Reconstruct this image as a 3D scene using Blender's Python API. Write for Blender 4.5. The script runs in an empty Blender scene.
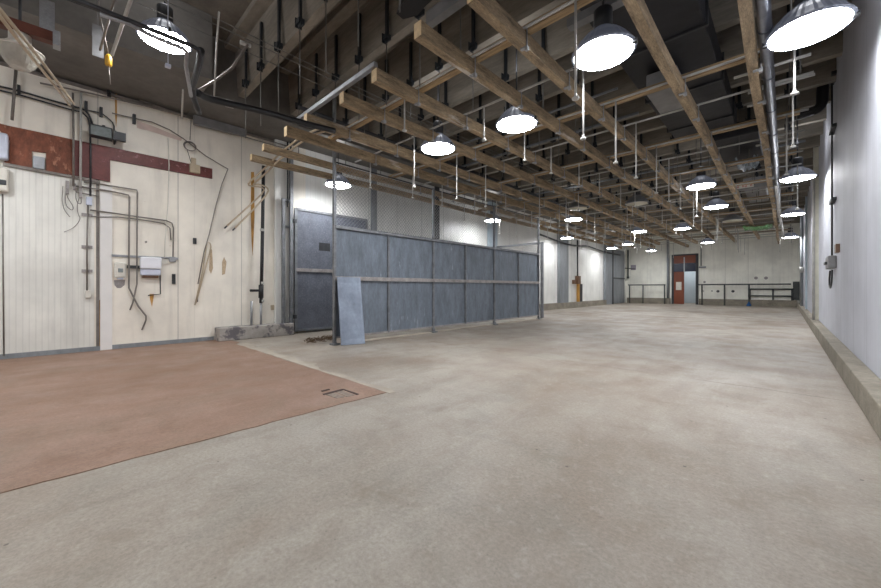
import bpy, bmesh, math, random
from mathutils import Vector, Matrix
random.seed(7)
SC = bpy.context.scene
COL = SC.collection

# ------------------------------------------------------------------ camera / world / exposure
TH = math.radians(43.66); SI = math.sin(TH); CO = math.cos(TH)
FPX, CX, HY, CH = 361.0, 440.5, 288.0, 1.2
cam_d = bpy.data.cameras.new('camera'); cam = bpy.data.objects.new('camera', cam_d); COL.objects.link(cam)
cam.location = (0, 0, CH); cam.rotation_euler = (math.pi/2, 0, TH)
cam_d.sensor_width = 36.0; cam_d.lens = 36.0*FPX/881.0; cam_d.shift_y = -6.0/881.0
cam_d.clip_start = 0.05; cam_d.clip_end = 200
SC.camera = cam
w = bpy.data.worlds.new('world'); SC.world = w; w.use_nodes = True
w.node_tree.nodes['Background'].inputs[0].default_value = (0.6, 0.65, 0.75, 1)
w.node_tree.nodes['Background'].inputs[1].default_value = 0.05
SC.view_settings.view_transform = 'Standard'; SC.view_settings.look = 'None'
SC.view_settings.gamma = 1.0; SC.view_settings.use_curve_mapping = False
SC.view_settings.exposure = 0.0
SC.cycles.max_bounces = 8; SC.cycles.diffuse_bounces = 5; SC.cycles.glossy_bounces = 3
SC.cycles.sample_clamp_indirect = 6.0
LAMP = 64.0
CEILING_FILL = 10.0

# ------------------------------------------------------------------ geometry of the place
XR = 0.71; XL = -9.5; YF = 32.0; YB = -6.0; ZC = 6.2
def ray(px, py):
    a = (px-CX)/FPX; b = (HY-py)/FPX
    return Vector((a*CO-SI, a*SI+CO, b))
def onx(px, py, x):
    r = ray(px, py); return Vector((0, 0, CH)) + r*(x/r.x)
def ony(px, py, y):
    r = ray(px, py); return Vector((0, 0, CH)) + r*(y/r.y)
def onz(px, py, z):
    r = ray(px, py); return Vector((0, 0, CH)) + r*((z-CH)/r.z)
def L(px, py, off=0.02):
    return onx(px, py, XL+off)
def Fw(px, py, off=0.02):
    return ony(px, py, YF-off)

# ------------------------------------------------------------------ mesh builder
class MB:
    def __init__(s): s.bm = bmesh.new()
    def box(s, x0, x1, y0, y1, z0, z1, rot=None, bev=0):
        c = Vector(((x0+x1)/2, (y0+y1)/2, (z0+z1)/2))
        r = bmesh.ops.create_cube(s.bm, size=1.0)
        vs = r['verts']
        bmesh.ops.scale(s.bm, vec=(abs(x1-x0), abs(y1-y0), abs(z1-z0)), verts=vs)
        if bev:
            es = list({e for v in vs for e in v.link_edges})
            q = bmesh.ops.bevel(s.bm, geom=es, offset=bev, segments=2, affect='EDGES', profile=0.5)
            vs = list({v for f in q['faces'] for v in f.verts} | {v for v in vs if v.is_valid})
        if rot: bmesh.ops.rotate(s.bm, cent=(0, 0, 0), matrix=rot, verts=vs)
        bmesh.ops.translate(s.bm, vec=c, verts=vs)
        return s
    def tube(s, pts, r, n=8, caps=True, smooth=0):
        pts = [Vector(p) for p in pts]
        if smooth:
            for _ in range(smooth):
                q = [pts[0]]
                for a, b in zip(pts[:-1], pts[1:]):
                    q += [a*0.75+b*0.25, a*0.25+b*0.75]
                pts = q+[pts[-1]]
        rings = []; up = None
        for i, p in enumerate(pts):
            d = (pts[min(i+1, len(pts)-1)]-pts[max(i-1, 0)]).normalized()
            if up is None:
                up = Vector((0, 0, 1)) if abs(d.z) < 0.9 else Vector((1, 0, 0))
            u = d.cross(up).normalized(); v = u.cross(d).normalized(); up = v
            rings.append([s.bm.verts.new(p+(u*math.cos(2*math.pi*k/n)+v*math.sin(2*math.pi*k/n))*r) for k in range(n)])
        for a, b in zip(rings[:-1], rings[1:]):
            for k in range(n):
                f = s.bm.faces.new((a[k], a[(k+1) % n], b[(k+1) % n], b[k])); f.smooth = n > 5
        if caps:
            s.bm.faces.new(rings[0][::-1]); s.bm.faces.new(rings[-1])
        return s
    def lathe(s, prof, c=(0, 0, 0), n=32, rib=0.0):
        c = Vector(c); rings = []
        for r, z in prof:
            rings.append([s.bm.verts.new(c+Vector(((r*(1+rib*(k % 2)))*math.cos(2*math.pi*k/n), (r*(1+rib*(k % 2)))*math.sin(2*math.pi*k/n), z))) for k in range(n)])
        for a, b in zip(rings[:-1], rings[1:]):
            for k in range(n):
                f = s.bm.faces.new((a[k], a[(k+1) % n], b[(k+1) % n], b[k])); f.smooth = rib == 0
        for R, rev in ((rings[0], True), (rings[-1], False)):
            if (prof[0] if rev else prof[-1])[0] > 1e-6:
                s.bm.faces.new(R[::-1] if rev else R)
        return s
    def prism(s, pts, d):
        d = Vector(d); pts = [Vector(p) for p in pts]
        a = [s.bm.verts.new(p) for p in pts]; b = [s.bm.verts.new(p+d) for p in pts]
        n = len(pts)
        s.bm.faces.new(a[::-1]); s.bm.faces.new(b)
        for k in range(n): s.bm.faces.new((a[k], a[(k+1) % n], b[(k+1) % n], b[k]))
        return s

ORG = {}
def obj(name, mb, mat, parent=None, label=None, cat=None, group=None, kind=None, loc=None):
    bm = mb.bm
    org = Vector(ORG[parent.name]) if parent is not None else Vector(loc if loc is not None else (0, 0, 0))
    if parent is None and loc is None and cat:          # origin of a one-mesh thing at the foot of its bounds
        xs = [v.co.x for v in bm.verts]; ys = [v.co.y for v in bm.verts]; zs = [v.co.z for v in bm.verts]
        org = Vector(((min(xs)+max(xs))/2, (min(ys)+max(ys))/2, min(zs)))
    bmesh.ops.translate(bm, vec=-org, verts=bm.verts)
    bmesh.ops.recalc_face_normals(bm, faces=bm.faces)
    me = bpy.data.meshes.new(name); bm.to_mesh(me); bm.free()
    me.materials.append(mat)
    o = bpy.data.objects.new(name, me); COL.objects.link(o)
    if parent is not None: o.parent = parent
    else: o.location = org
    ORG[o.name] = tuple(org)
    if label: o['label'] = label
    if cat: o['category'] = cat
    if group: o['group'] = group
    if kind: o['kind'] = kind
    return o
def struct(name, mb, mat): return obj(name, mb, mat, kind='structure')
def thing(name, label, cat, loc=(0, 0, 0), group=None):
    o = bpy.data.objects.new(name, None); COL.objects.link(o); o.location = loc
    o['label'] = label; o['category'] = cat
    if group: o['group'] = group
    ORG[o.name] = tuple(loc)
    return o
def copy_tree(o, parent=None):
    c = o.copy(); COL.objects.link(c)
    if parent is not None: c.parent = parent
    for ch in [x for x in KIDS.get(o.name, [])]:
        copy_tree(ch, c)
    return c
KIDS = {}
def note(root):
    for x in list(COL.objects):
        if x.parent is not None: KIDS.setdefault(x.parent.name, [])
    KIDS.clear()
    for x in list(COL.objects):
        if x.parent is not None: KIDS.setdefault(x.parent.name, []).append(x)

# ------------------------------------------------------------------ materials
def mat(name, base, rough=0.6, metal=0.0, var=0.0, scale=5.0, stretch=(1, 1, 1), dark=None, spots=None,
        spot_scale=9.0, spot_lo=0.68, bump=0.0, bump_scale=30.0, world=True, emit=None, alpha=None, var2=0.0, spec=0.5):
    m = bpy.data.materials.new(name); m.use_nodes = True
    nt = m.node_tree; N = nt.nodes; K = nt.links; b = N['Principled BSDF']
    b.inputs['Base Color'].default_value = (*base, 1); b.inputs['Roughness'].default_value = rough
    b.inputs['Metallic'].default_value = metal; b.inputs['Specular IOR Level'].default_value = spec
    if emit:
        b.inputs['Emission Color'].default_value = (*emit[0], 1); b.inputs['Emission Strength'].default_value = emit[1]
    if not (var or spots or bump or var2): return m
    if world: src = N.new('ShaderNodeNewGeometry').outputs['Position']
    else: src = N.new('ShaderNodeTexCoord').outputs['Object']
    mp = N.new('ShaderNodeMapping'); mp.inputs['Scale'].default_value = stretch; K.new(src, mp.inputs['Vector'])
    V = mp.outputs['Vector']
    def noise(sc, det=6, ro=0.6, vec=None):
        n = N.new('ShaderNodeTexNoise'); n.inputs['Scale'].default_value = sc; n.inputs['Detail'].default_value = det
        n.inputs['Roughness'].default_value = ro; K.new(vec or V, n.inputs['Vector']); return n.outputs['Fac']
    def mix(fac, c1, c2):
        x = N.new('ShaderNodeMix'); x.data_type = 'RGBA'
        K.new(fac, x.inputs[0]) if not isinstance(fac, float) else None
        for c, i in ((c1, 6), (c2, 7)):
            if isinstance(c, tuple): x.inputs[i].default_value = (*c, 1)
            else: K.new(c, x.inputs[i])
        return x.outputs[2]
    def rng(fac, lo, hi):
        r = N.new('ShaderNodeMapRange'); r.inputs[1].default_value = lo; r.inputs[2].default_value = hi
        K.new(fac, r.inputs[0]); return r.outputs[0]
    d = dark or tuple(c*(1-var) for c in base)
    lt = tuple(min(1, c*(1+var*0.5)) for c in base)
    col = mix(rng(noise(scale), 0.3, 0.7), d, lt)
    if var2:
        col2 = mix(rng(noise(scale*7, 8, 0.7), 0.35, 0.65), tuple(c*(1-var2) for c in (1, 1, 1)), (1, 1, 1))
        x = N.new('ShaderNodeMix'); x.data_type = 'RGBA'; x.blend_type = 'MULTIPLY'; x.inputs[0].default_value = 1
        K.new(col, x.inputs[6]); K.new(col2, x.inputs[7]); col = x.outputs[2]
    if spots:
        col = mix(rng(noise(spot_scale, 8, 0.65), spot_lo, spot_lo+0.07), col, spots)
    K.new(col, b.inputs['Base Color'])
    if bump:
        bp = N.new('ShaderNodeBump'); bp.inputs['Strength'].default_value = bump; bp.inputs['Distance'].default_value = 0.02
        K.new(noise(bump_scale), bp.inputs['Height']); K.new(bp.outputs[0], b.inputs['Normal'])
    return m

def panel_mat(name, base, axis, rib, seam, rough, stain, rust=None, ribstr=0.3, seamcol=0.45, bright=1.12):
    """painted insulated wall panels: fine vertical ribs, panel joints, vertical grime"""
    m = bpy.data.materials.new(name); m.use_nodes = True
    nt = m.node_tree; N = nt.nodes; K = nt.links; b = N['Principled BSDF']
    b.inputs['Roughness'].default_value = rough
    g = N.new('ShaderNodeNewGeometry'); sp = N.new('ShaderNodeSeparateXYZ'); K.new(g.outputs['Position'], sp.inputs[0])
    u = sp.outputs[axis]
    def M(op, a, bb=0.0, c=None):
        n = N.new('ShaderNodeMath'); n.operation = op
        for i, v in enumerate((a, bb) if c is None else (a, bb, c)):
            if isinstance(v, (int, float)): n.inputs[i].default_value = v
            else: K.new(v, n.inputs[i])
        return n.outputs[0]
    def edge(period, wdt, ofs=0.0):
        f = M('FRACT', M('DIVIDE', M('ADD', u, 100.0+ofs), period))
        dd = M('MULTIPLY', M('ABSOLUTE', M('SUBTRACT', f, 0.5)), period)
        return M('LESS_THAN', dd, wdt)
    SO = -0.30 if axis == 1 else 0.0
    mp = N.new('ShaderNodeMapping'); mp.inputs['Scale'].default_value = (1, 1, 0.12); K.new(g.outputs['Position'], mp.inputs[0])
    def noise(sc, vec, det=6):
        n = N.new('ShaderNodeTexNoise'); n.inputs['Scale'].default_value = sc; n.inputs['Detail'].default_value = det
        n.inputs['Roughness'].default_value = 0.6; K.new(vec, n.inputs['Vector']); return n.outputs['Fac']
    def rng(f, lo, hi, a=0.0, c=1.0):
        r = N.new('ShaderNodeMapRange'); r.inputs[1].default_value = lo; r.inputs[2].default_value = hi
        r.inputs[3].default_value = a; r.inputs[4].default_value = c; K.new(f, r.inputs[0]); return r.outputs[0]
    def mix(f, c1, c2):
        x = N.new('ShaderNodeMix'); x.data_type = 'RGBA'
        if isinstance(f, (int, float)): x.inputs[0].default_value = f
        else: K.new(f, x.inputs[0])
        for c, i in ((c1, 6), (c2, 7)):
            if isinstance(c, tuple): x.inputs[i].default_value = (*c, 1)
            else: K.new(c, x.inputs[i])
        return x.outputs[2]
    P = g.outputs['Position']
    col = mix(rng(noise(0.9, P), 0.35, 0.65), tuple(c*(1-stain*0.35) for c in base), tuple(min(1, c*bright) for c in base))
    col = mix(rng(noise(4.0, mp.outputs[0], 8), 0.52, 0.78, 0, 0.7), col, tuple(c*(1-stain) for c in base))
    if rust:
        col = mix(rng(noise(5.5, P, 9), 0.715, 0.76), col, rust)
        col = mix(rng(noise(7.0, mp.outputs[0], 7), 0.70, 0.80, 0, 0.6), col, tuple((a+c)/2 for a, c in zip(rust, base)))
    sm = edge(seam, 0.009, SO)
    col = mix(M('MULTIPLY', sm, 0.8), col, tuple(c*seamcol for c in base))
    col = mix(M('MULTIPLY', edge(rib, 0.008, 0.03), 0.16), col, tuple(c*0.5 for c in base))  # shade of the rib grooves painted into the colour
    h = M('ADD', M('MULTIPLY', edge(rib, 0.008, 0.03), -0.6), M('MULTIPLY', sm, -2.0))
    K.new(col, b.inputs['Base Color'])
    bp = N.new('ShaderNodeBump'); bp.inputs['Strength'].default_value = ribstr; bp.inputs['Distance'].default_value = 0.006
    K.new(M('ADD', h, M('MULTIPLY', noise(3.0, P), 0.8)), bp.inputs['Height']); K.new(bp.outputs[0], b.inputs['Normal'])
    return m

def floor_mat(name, c1, c2, c3, joints, rough=0.55):
    m = bpy.data.materials.new(name); m.use_nodes = True
    nt = m.node_tree; N = nt.nodes; K = nt.links; b = N['Principled BSDF']
    g = N.new('ShaderNodeNewGeometry'); P = g.outputs['Position']
    def mapn(scl, rot=0.0):
        mp = N.new('ShaderNodeMapping'); mp.inputs['Scale'].default_value = scl; mp.inputs['Rotation'].default_value = (0, 0, rot)
        K.new(P, mp.inputs[0]); return mp.outputs[0]
    def noise(sc, vec=P, det=6, ro=0.6, dist=0.0):
        n = N.new('ShaderNodeTexNoise'); n.inputs['Scale'].default_value = sc; n.inputs['Detail'].default_value = det
        n.inputs['Roughness'].default_value = ro; n.inputs['Distortion'].default_value = dist
        K.new(vec, n.inputs['Vector']); return n.outputs['Fac']
    def rng(f, lo, hi, a=0.0, c=1.0):
        r = N.new('ShaderNodeMapRange'); r.inputs[1].default_value = lo; r.inputs[2].default_value = hi
        r.inputs[3].default_value = a; r.inputs[4].default_value = c; K.new(f, r.inputs[0]); return r.outputs[0]
    def mix(f, a, c, mode='MIX'):
        x = N.new('ShaderNodeMix'); x.data_type = 'RGBA'; x.blend_type = mode
        if isinstance(f, (int, float)): x.inputs[0].default_value = f
        else: K.new(f, x.inputs[0])
        for cc, i in ((a, 6), (c, 7)):
            if isinstance(cc, tuple): x.inputs[i].default_value = (*cc, 1)
            else: K.new(cc, x.inputs[i])
        return x.outputs[2]
    def M(op, a, bb=0.0):
        n = N.new('ShaderNodeMath'); n.operation = op
        for i, v in enumerate((a, bb)):
            if isinstance(v, (int, float)): n.inputs[i].default_value = v
            else: K.new(v, n.inputs[i])
        return n.outputs[0]
    col = mix(rng(noise(0.55, mapn((1, 0.6, 1)), 5, 0.6, 0.6), 0.38, 0.62), c1, c2)
    col = mix(rng(noise(1.1, mapn((1, 1, 1), 0.5), 7, 0.65, 1.0), 0.5, 0.75, 0, 0.75), col, c3)
    col = mix(rng(noise(3.0, mapn((1.0, 0.16, 1), -0.35), 8, 0.7, 0.4), 0.46, 0.72, 0, 0.38), col, tuple(c*0.68 for c in c1))
    col = mix(rng(noise(2.2, mapn((1.0, 0.2, 1), 0.9), 8, 0.7, 0.8), 0.60, 0.78, 0, 0.45), col, tuple(min(1, c*1.35) for c in c2))
    col = mix(rng(noise(45.0, P, 6, 0.8), 0.3, 0.7, 0.0, 1.0), mix(1.0, col, (0.72, 0.71, 0.69), 'MULTIPLY'), mix(1.0, col, (1.22, 1.22, 1.22), 'MULTIPLY'))
    col = mix(rng(noise(6.5, P, 3, 0.5), 0.76, 0.80, 0, 0.6), col, tuple(c*0.35 for c in c1))
    col = mix(rng(noise(2.6, P, 10, 0.72, 0.5), 0.50, 0.66, 0, 0.45), col, tuple(c*0.78*t for c, t in zip(c1, (1.04, 1.0, 0.93))))
    col = mix(rng(noise(14.0, mapn((1, 1, 1), 1.1), 6, 0.7), 0.55, 0.70, 0, 0.35), col, tuple(min(1, c*1.3) for c in c2))
    vo = N.new('ShaderNodeTexVoronoi'); vo.inputs['Scale'].default_value = 3.2; K.new(P, vo.inputs['Vector'])
    col = mix(M('MULTIPLY', M('LESS_THAN', vo.outputs['Distance'], 0.035), 0.75), col, tuple(c*0.3 for c in c1))
    vo = N.new('ShaderNodeTexVoronoi'); vo.inputs['Scale'].default_value = 11.0; K.new(mapn((1, 1.3, 1), 0.3), vo.inputs['Vector'])
    col = mix(M('MULTIPLY', M('LESS_THAN', vo.outputs['Distance'], 0.06), 0.4), col, tuple(c*0.4 for c in c1))
    if joints:
        sp = N.new('ShaderNodeSeparateXYZ'); K.new(P, sp.inputs[0])
        wob = M('MULTIPLY', M('SUBTRACT', noise(1.5), 0.5), 0.10)
        for y in joints:
            d = M('ABSOLUTE', M('SUBTRACT', M('ADD', sp.outputs[1], wob), y))
            f = M('MULTIPLY', M('LESS_THAN', d, 0.010), rng(noise(1.2), 0.42, 0.55, 0.1, 0.8))
            col = mix(f, col, tuple(c*0.45 for c in c1))
    K.new(col, b.inputs['Base Color'])
    K.new(rng(noise(1.3, P, 6), 0.3, 0.7, rough-0.16, rough+0.14), b.inputs['Roughness'])
    bp = N.new('ShaderNodeBump'); bp.inputs['Strength'].default_value = 0.25; bp.inputs['Distance'].default_value = 0.01
    K.new(noise(40.0, P, 8, 0.75), bp.inputs['Height']); K.new(bp.outputs[0], b.inputs['Normal'])
    return m

def ceil_mat():
    return mat('dark concrete', (0.20, 0.175, 0.145), 0.9, var=0.35, scale=1.6, var2=0.2, bump=0.3)

M_floor = floor_mat('worn concrete floor', (0.275, 0.222, 0.177), (0.38, 0.345, 0.30), (0.25, 0.228, 0.195), [5.75, 11.5, 17.5])
M_red = floor_mat('red coated floor', (0.245, 0.145, 0.098), (0.315, 0.20, 0.15), (0.215, 0.155, 0.108), [])
M_left = panel_mat('cream wall panels', (0.85, 0.80, 0.71), 1, 2.52, 1.26, 0.45, 0.30, rust=(0.30, 0.15, 0.06), ribstr=0.15, seamcol=0.55)
M_leftfar = panel_mat('pale grey wall panels', (0.78, 0.78, 0.75), 1, 0.15, 1.15, 0.4, 0.2, ribstr=0.15, seamcol=0.5)
M_right = panel_mat('white ribbed wall panels', (0.52, 0.53, 0.59), 1, 0.115, 1.15, 0.6, 0.16, rust=None, ribstr=0.3, seamcol=0.6)
M_far = panel_mat('off white end wall panels', (0.88, 0.87, 0.79), 0, 0.4, 1.22, 0.6, 0.25, rust=(0.25, 0.17, 0.10), ribstr=0.1, seamcol=0.72)
M_ceil = ceil_mat()
M_beam = mat('board marked concrete', (0.30, 0.27, 0.225), 0.9, var=0.34, scale=1.4, stretch=(0.4, 1, 2.5), var2=0.25, bump=0.3)
M_girder = mat('dark grey girder concrete', (0.19, 0.18, 0.165), 0.85, var=0.3, scale=1.2, var2=0.15)
M_curb = mat('kerb concrete', (0.31, 0.275, 0.22), 0.85, var=0.3, scale=2.5, var2=0.25, bump=0.4)
M_curbl = mat('painted chipped kerb', (0.40, 0.37, 0.34), 0.8, var=0.3, scale=3, spots=(0.13, 0.12, 0.13), spot_scale=3.5, spot_lo=0.5, bump=0.4)
M_lt = mat('pale floor edge', (0.40, 0.35, 0.29), 0.85, var=0.2, scale=3)
M_wood = mat('old timber', (0.50, 0.37, 0.225), 0.8, var=0.55, scale=3.0, stretch=(5, 0.9, 5), var2=0.5, spots=(0.66, 0.61, 0.54), spot_scale=0.5, spot_lo=0.60, bump=0.5)
M_woodx = mat('cross batten timber', (0.48, 0.34, 0.19), 0.8, var=0.5, scale=3.2, stretch=(0.7, 9, 9), var2=0.3, bump=0.4)
M_woodend = mat('sawn timber end', (0.80, 0.62, 0.38), 0.8, var=0.25, scale=14, world=False)
M_white = mat('white coated steel', (0.50, 0.49, 0.465), 0.5, var=0.25, scale=6)
M_galv = mat('galvanised steel', (0.42, 0.43, 0.45), 0.42, 0.6, var=0.25, scale=8, var2=0.2)
M_sheet = mat('blue grey zinc sheet', (0.20, 0.235, 0.285), 0.5, 0.15, var=0.30, scale=5.5, stretch=(1, 1, 0.3), var2=0.25, spots=(0.31, 0.35, 0.41), spot_scale=6.0, spot_lo=0.62)
M_sheetl = mat('pale zinc sheet', (0.28, 0.33, 0.42), 0.5, 0.1, var=0.32, scale=2.4, var2=0.15)
M_gate = mat('mottled lead grey sheet', (0.16, 0.175, 0.215), 0.55, 0.15, var=0.25, scale=4, var2=0.3, spots=(0.20, 0.215, 0.255), spot_scale=30, spot_lo=0.56)
M_frame = mat('weathered steel frame', (0.26, 0.27, 0.29), 0.5, 0.4, var=0.35, scale=6, var2=0.3)
M_railm = mat('pale worn rail', (0.42, 0.39, 0.38), 0.6, 0.2, var=0.35, scale=5, var2=0.3)
M_dk = mat('dark steel', (0.045, 0.047, 0.052), 0.5, 0.3, var=0.3, scale=8)
M_strap = mat('black hanger steel', (0.028, 0.034, 0.04), 0.5, 0.3, var=0.3, scale=8)
M_rod = mat('grey threaded rod', (0.17, 0.165, 0.155), 0.45, 0.4, var=0.2, scale=8)
M_black = mat('black rubber', (0.012, 0.012, 0.014), 0.4, var=0.2, scale=8)
M_blackd = mat('black duct lining', (0.013, 0.014, 0.019), 0.55, var=0.4, scale=3, bump=0.3, bump_scale=6)
M_duct = mat('spiral duct steel', (0.20, 0.21, 0.25), 0.32, 0.85, var=0.25, scale=12)
M_rust = mat('rust red steel band', (0.27, 0.085, 0.042), 0.65, var=0.4, scale=2.6, stretch=(1, 1, 0.5), var2=0.45, spots=(0.38, 0.17, 0.10), spot_scale=10, spot_lo=0.60, bump=0.5)
M_rust2 = mat('maroon painted band', (0.18, 0.045, 0.04), 0.5, var=0.35, scale=3, var2=0.3, spots=(0.28, 0.12, 0.12), spot_scale=14, spot_lo=0.60)
M_redbeam = mat('red primed steel', (0.12, 0.035, 0.02), 0.6, var=0.35, scale=5)
M_cable = mat('cream cable sheath', (0.56, 0.46, 0.33), 0.5, var=0.2, scale=6)
M_conduit = mat('grey wall conduit', (0.23, 0.205, 0.185), 0.45, 0.4, var=0.3, scale=7)
M_plastic = mat('aged white plastic', (0.70, 0.67, 0.60), 0.4, var=0.12, scale=10)
M_plasticb = mat('bluish white plastic', (0.60, 0.64, 0.76), 0.35, var=0.08, scale=10)
M_plasticw = mat('clean white plastic', (0.82, 0.83, 0.88), 0.35, var=0.05, scale=10)
M_brown = mat('brown tinted plastic', (0.18, 0.10, 0.06), 0.4, var=0.2, scale=10)
M_glassgrey = mat('flood light glass', (0.24, 0.27, 0.27), 0.15, var=0.25, scale=14)
M_yellow = mat('yellow plug plastic', (0.75, 0.42, 0.03), 0.4, var=0.1, scale=10)
M_refl = mat('glowing prismatic reflector', (0.17, 0.185, 0.225), 0.35, 0.1, emit=((0.55, 0.62, 0.85), 0.05))
M_reflu = mat('unlit prismatic reflector', (0.20, 0.21, 0.22), 0.35, 0.1, var=0.15, scale=8, world=False)
M_redbr = mat('worn light stain', (0.55, 0.42, 0.28), 0.7, var=0.3, scale=30)
M_unlit = mat('unlit cream lamp lens', (0.50, 0.48, 0.37), 0.25, var=0.15, scale=8, world=False)
M_lens = mat('lit lamp lens', (0.9, 0.9, 0.9), 0.3, emit=((0.96, 0.98, 1.0), LAMP))
M_greyp2 = mat('dull bluish plastic', (0.42, 0.44, 0.47), 0.4, var=0.2, scale=10)
M_greyp = mat('grey painted column', (0.27, 0.29, 0.31), 0.5, var=0.25, scale=2, stretch=(1, 1, 0.3), var2=0.2)
M_bluecol = mat('pale blue grey column', (0.42, 0.50, 0.56), 0.45, var=0.2, scale=2)
M_door = mat('red brown door panel', (0.22, 0.055, 0.022), 0.5, var=0.25, scale=2.5, stretch=(1, 1, 0.3))
M_navy = mat('dark navy transom glass', (0.012, 0.018, 0.045), 0.2, var=0.2, scale=3)
M_beyond = mat('pale room beyond', (0.50, 0.57, 0.62), 0.6, var=0.12, scale=1)
M_handrail = mat('grey green handrail paint', (0.075, 0.08, 0.078), 0.5, 0.2, var=0.25, scale=4)
M_blue = mat('blue cloth', (0.02, 0.10, 0.28), 0.8, var=0.25, scale=9)
M_green = mat('green plastic film', (0.16, 0.40, 0.14), 0.3, var=0.45, scale=8, bump=0.8, bump_scale=12)
M_film = mat('clear crinkled film', (0.35, 0.42, 0.50), 0.2, var=0.6, scale=9, bump=0.8, bump_scale=14)
M_greybox = mat('grey equipment casing', (0.24, 0.24, 0.245), 0.45, 0.2, var=0.25, scale=4)
M_signred = mat('red sign ink', (0.55, 0.05, 0.03), 0.5, var=0.1, scale=9)
M_orange = mat('orange rust streak', (0.55, 0.29, 0.07), 0.7, var=0.4, scale=10, stretch=(1, 1, 0.3))
M_blot = mat('dark grime patch', (0.25, 0.22, 0.20), 0.8, var=0.4, scale=25)
M_straw = mat('dry brown debris', (0.10, 0.06, 0.03), 0.9, var=0.4, scale=20)
M_hole = mat('dark rusty drain', (0.06, 0.035, 0.03), 0.8, var=0.4, scale=20)
M_grate = mat('floor patch grey', (0.27, 0.22, 0.18), 0.8, var=0.4, scale=20)

# ------------------------------------------------------------------ room shell
struct('floor', MB().box(XL-1.5, XR+0.3, YB, YF+3, -0.2, 0.0), M_floor)
# red coating: irregular-edged thin layer
pts = []
def wob(a): return (random.random()-0.5)*a
for k in range(25): pts.append((XL, YB+1+k*(3.2-YB)/24*0.96, 0.0)) if k in (0, 24) else None
pts = [(XL, YB+0.2, 0)]
n = 60
for k in range(n+1):
    y = YB+0.2+(2.56-YB-0.2)*k/n; pts.append((-3.31+wob(0.022), y, 0))
for k in range(1, 50):
    x = -3.31-(9.5-3.31)*k/50; pts.append((x, 2.56+wob(0.03)+(0.12 if x < -8.6 else 0), 0))
pts.append((XL, 2.65, 0))
struct('floor.001', MB().prism(pts, (0, 0, 0.006)), M_red)
pts = [(-3.25, 2.55, 0)]
for k in range(0, 40): pts.append((-3.25-5.2*k/39, 2.56+0.01, 0))
for k in range(39, -1, -1): pts.append((-3.25-5.2*k/39+0.0, 2.66+0.05*math.sin(k*0.9)+wob(0.05)+(0.10 if k > 15 else 0), 0))
struct('trim_1', MB().prism(pts, (0, 0, 0.004)), M_lt)
struct('ceiling', MB().box(XL-0.5, XR+0.3, YB, YF+0.3, ZC, ZC+0.2), M_ceil)
struct('wall_left', MB().box(XL-0.25, XL, YB, 4.6, 0, 5.0), M_left)
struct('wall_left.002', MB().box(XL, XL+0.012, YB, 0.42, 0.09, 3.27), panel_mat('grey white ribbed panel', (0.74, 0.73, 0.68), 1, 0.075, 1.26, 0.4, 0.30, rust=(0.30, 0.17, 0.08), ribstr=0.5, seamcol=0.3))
struct('wall_left.001', MB().box(XL-0.25, XL, 4.6, YF, 0, 5.0), M_leftfar)
struct('wall_right', MB().box(XR, XR+0.25, YB, YF, 0, ZC), M_right)
struct('wall_back', MB().box(XL-0.3, XR+0.3, YB-0.2, YB, 0, ZC), M_leftfar)
# far wall with its door opening
DX0, DX1, DZ = -6.17, -4.62, 3.66
wf = MB(); wf.box(XL-0.3, DX0, YF, YF+0.25, 0, ZC).box(DX1, XR+0.3, YF, YF+0.25, 0, ZC).box(DX0, DX1, YF, YF+0.25, DZ, ZC)
struct('wall_far', wf, M_far)
struct('wall_far.001', MB().box(DX0-1, DX1+1.5, YF+2.6, YF+2.8, 0, 4), M_beyond)
struct('ceiling.001', MB().box(DX0-1, DX1+1.5, YF+0.31, YF+2.6, ZC, ZC+0.2), M_ceil)
# longitudinal girder above the left wall
struct('trim_2', MB().box(XL-0.25, -8.25, 1.9, YF, 5.0, ZC), M_girder)
struct('trim_3', MB().box(XL-0.25, -7.6, YB, 1.9, 5.02, ZC), M_girder)
# precast ribs across the room
BY = [2.6+1.1*k for k in range(27)]
for i, y in enumerate(BY):
    mb = MB(); mb.prism([(-8.25, y-0.13, ZC), (-8.25, y-0.07, 5.2), (-8.25, y+0.07, 5.2), (-8.25, y+0.13, ZC)], (8.25+XR, 0, 0))
    mb.box(-8.25, XR, y-0.32, y+0.32, ZC-0.12, ZC)
    struct('trim_%d' % (10+i), mb, M_beam)
# kerbs
struct('baseboard_right', MB().box(0.54, XR, YB, YF, 0, 0.27, bev=0.012), M_curb)
struct('baseboard_far', MB().box(-9.3, -6.3, YF-0.3, YF, 0, 0.42).box(-4.5, 0.54, YF-0.3, YF, 0, 0.42), M_curb)
struct('baseboard_left', MB().box(XL, XL+0.22, 13.4, 27.0, 0, 0.34), M_curb)
struct('baseboard_left.001', MB().box(XL, XL+0.02, YB, 2.4, 0.0, 0.09), M_greyp)
struct('trim_4', MB().box(-6.99, -6.86, 4.05, 12.75, 0, 0.025), M_lt)
# jambs, columns and dark joints of the left wall
def lwall_strip(nm, y0, y1, z0, z1, m, d=0.03): struct(nm, MB().box(XL, XL+d, y0, y1, z0, z1), m)
p0 = L(98, 182); yj = p0.y
lwall_strip('trim_5', yj-0.025, yj+0.02, 0, 3.55, M_conduit, 0.014)
lwall_strip('trim_6', yj+0.03, yj+0.20, 0, 3.20, mat('white door post', (0.80, 0.78, 0.76), 0.45, var=0.08, scale=2), 0.03)
lwall_strip('trim_7', 3.75, 4.12, 0.3, 5.0, M_leftfar, 0.10)
lwall_strip('trim_8', 9.62, 9.85, 0, 5.0, M_dk, 0.05)
lwall_strip('trim_9', 12.95, 13.5, 0, 5.0, M_bluecol, 0.15)
lwall_strip('trim_50', 6.75, 6.95, 0, 5.0, M_greyp, 0.06)
lwall_strip('trim_51', 19.7, 20.8, 0, 5.0, M_greyp, 0.18)
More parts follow.
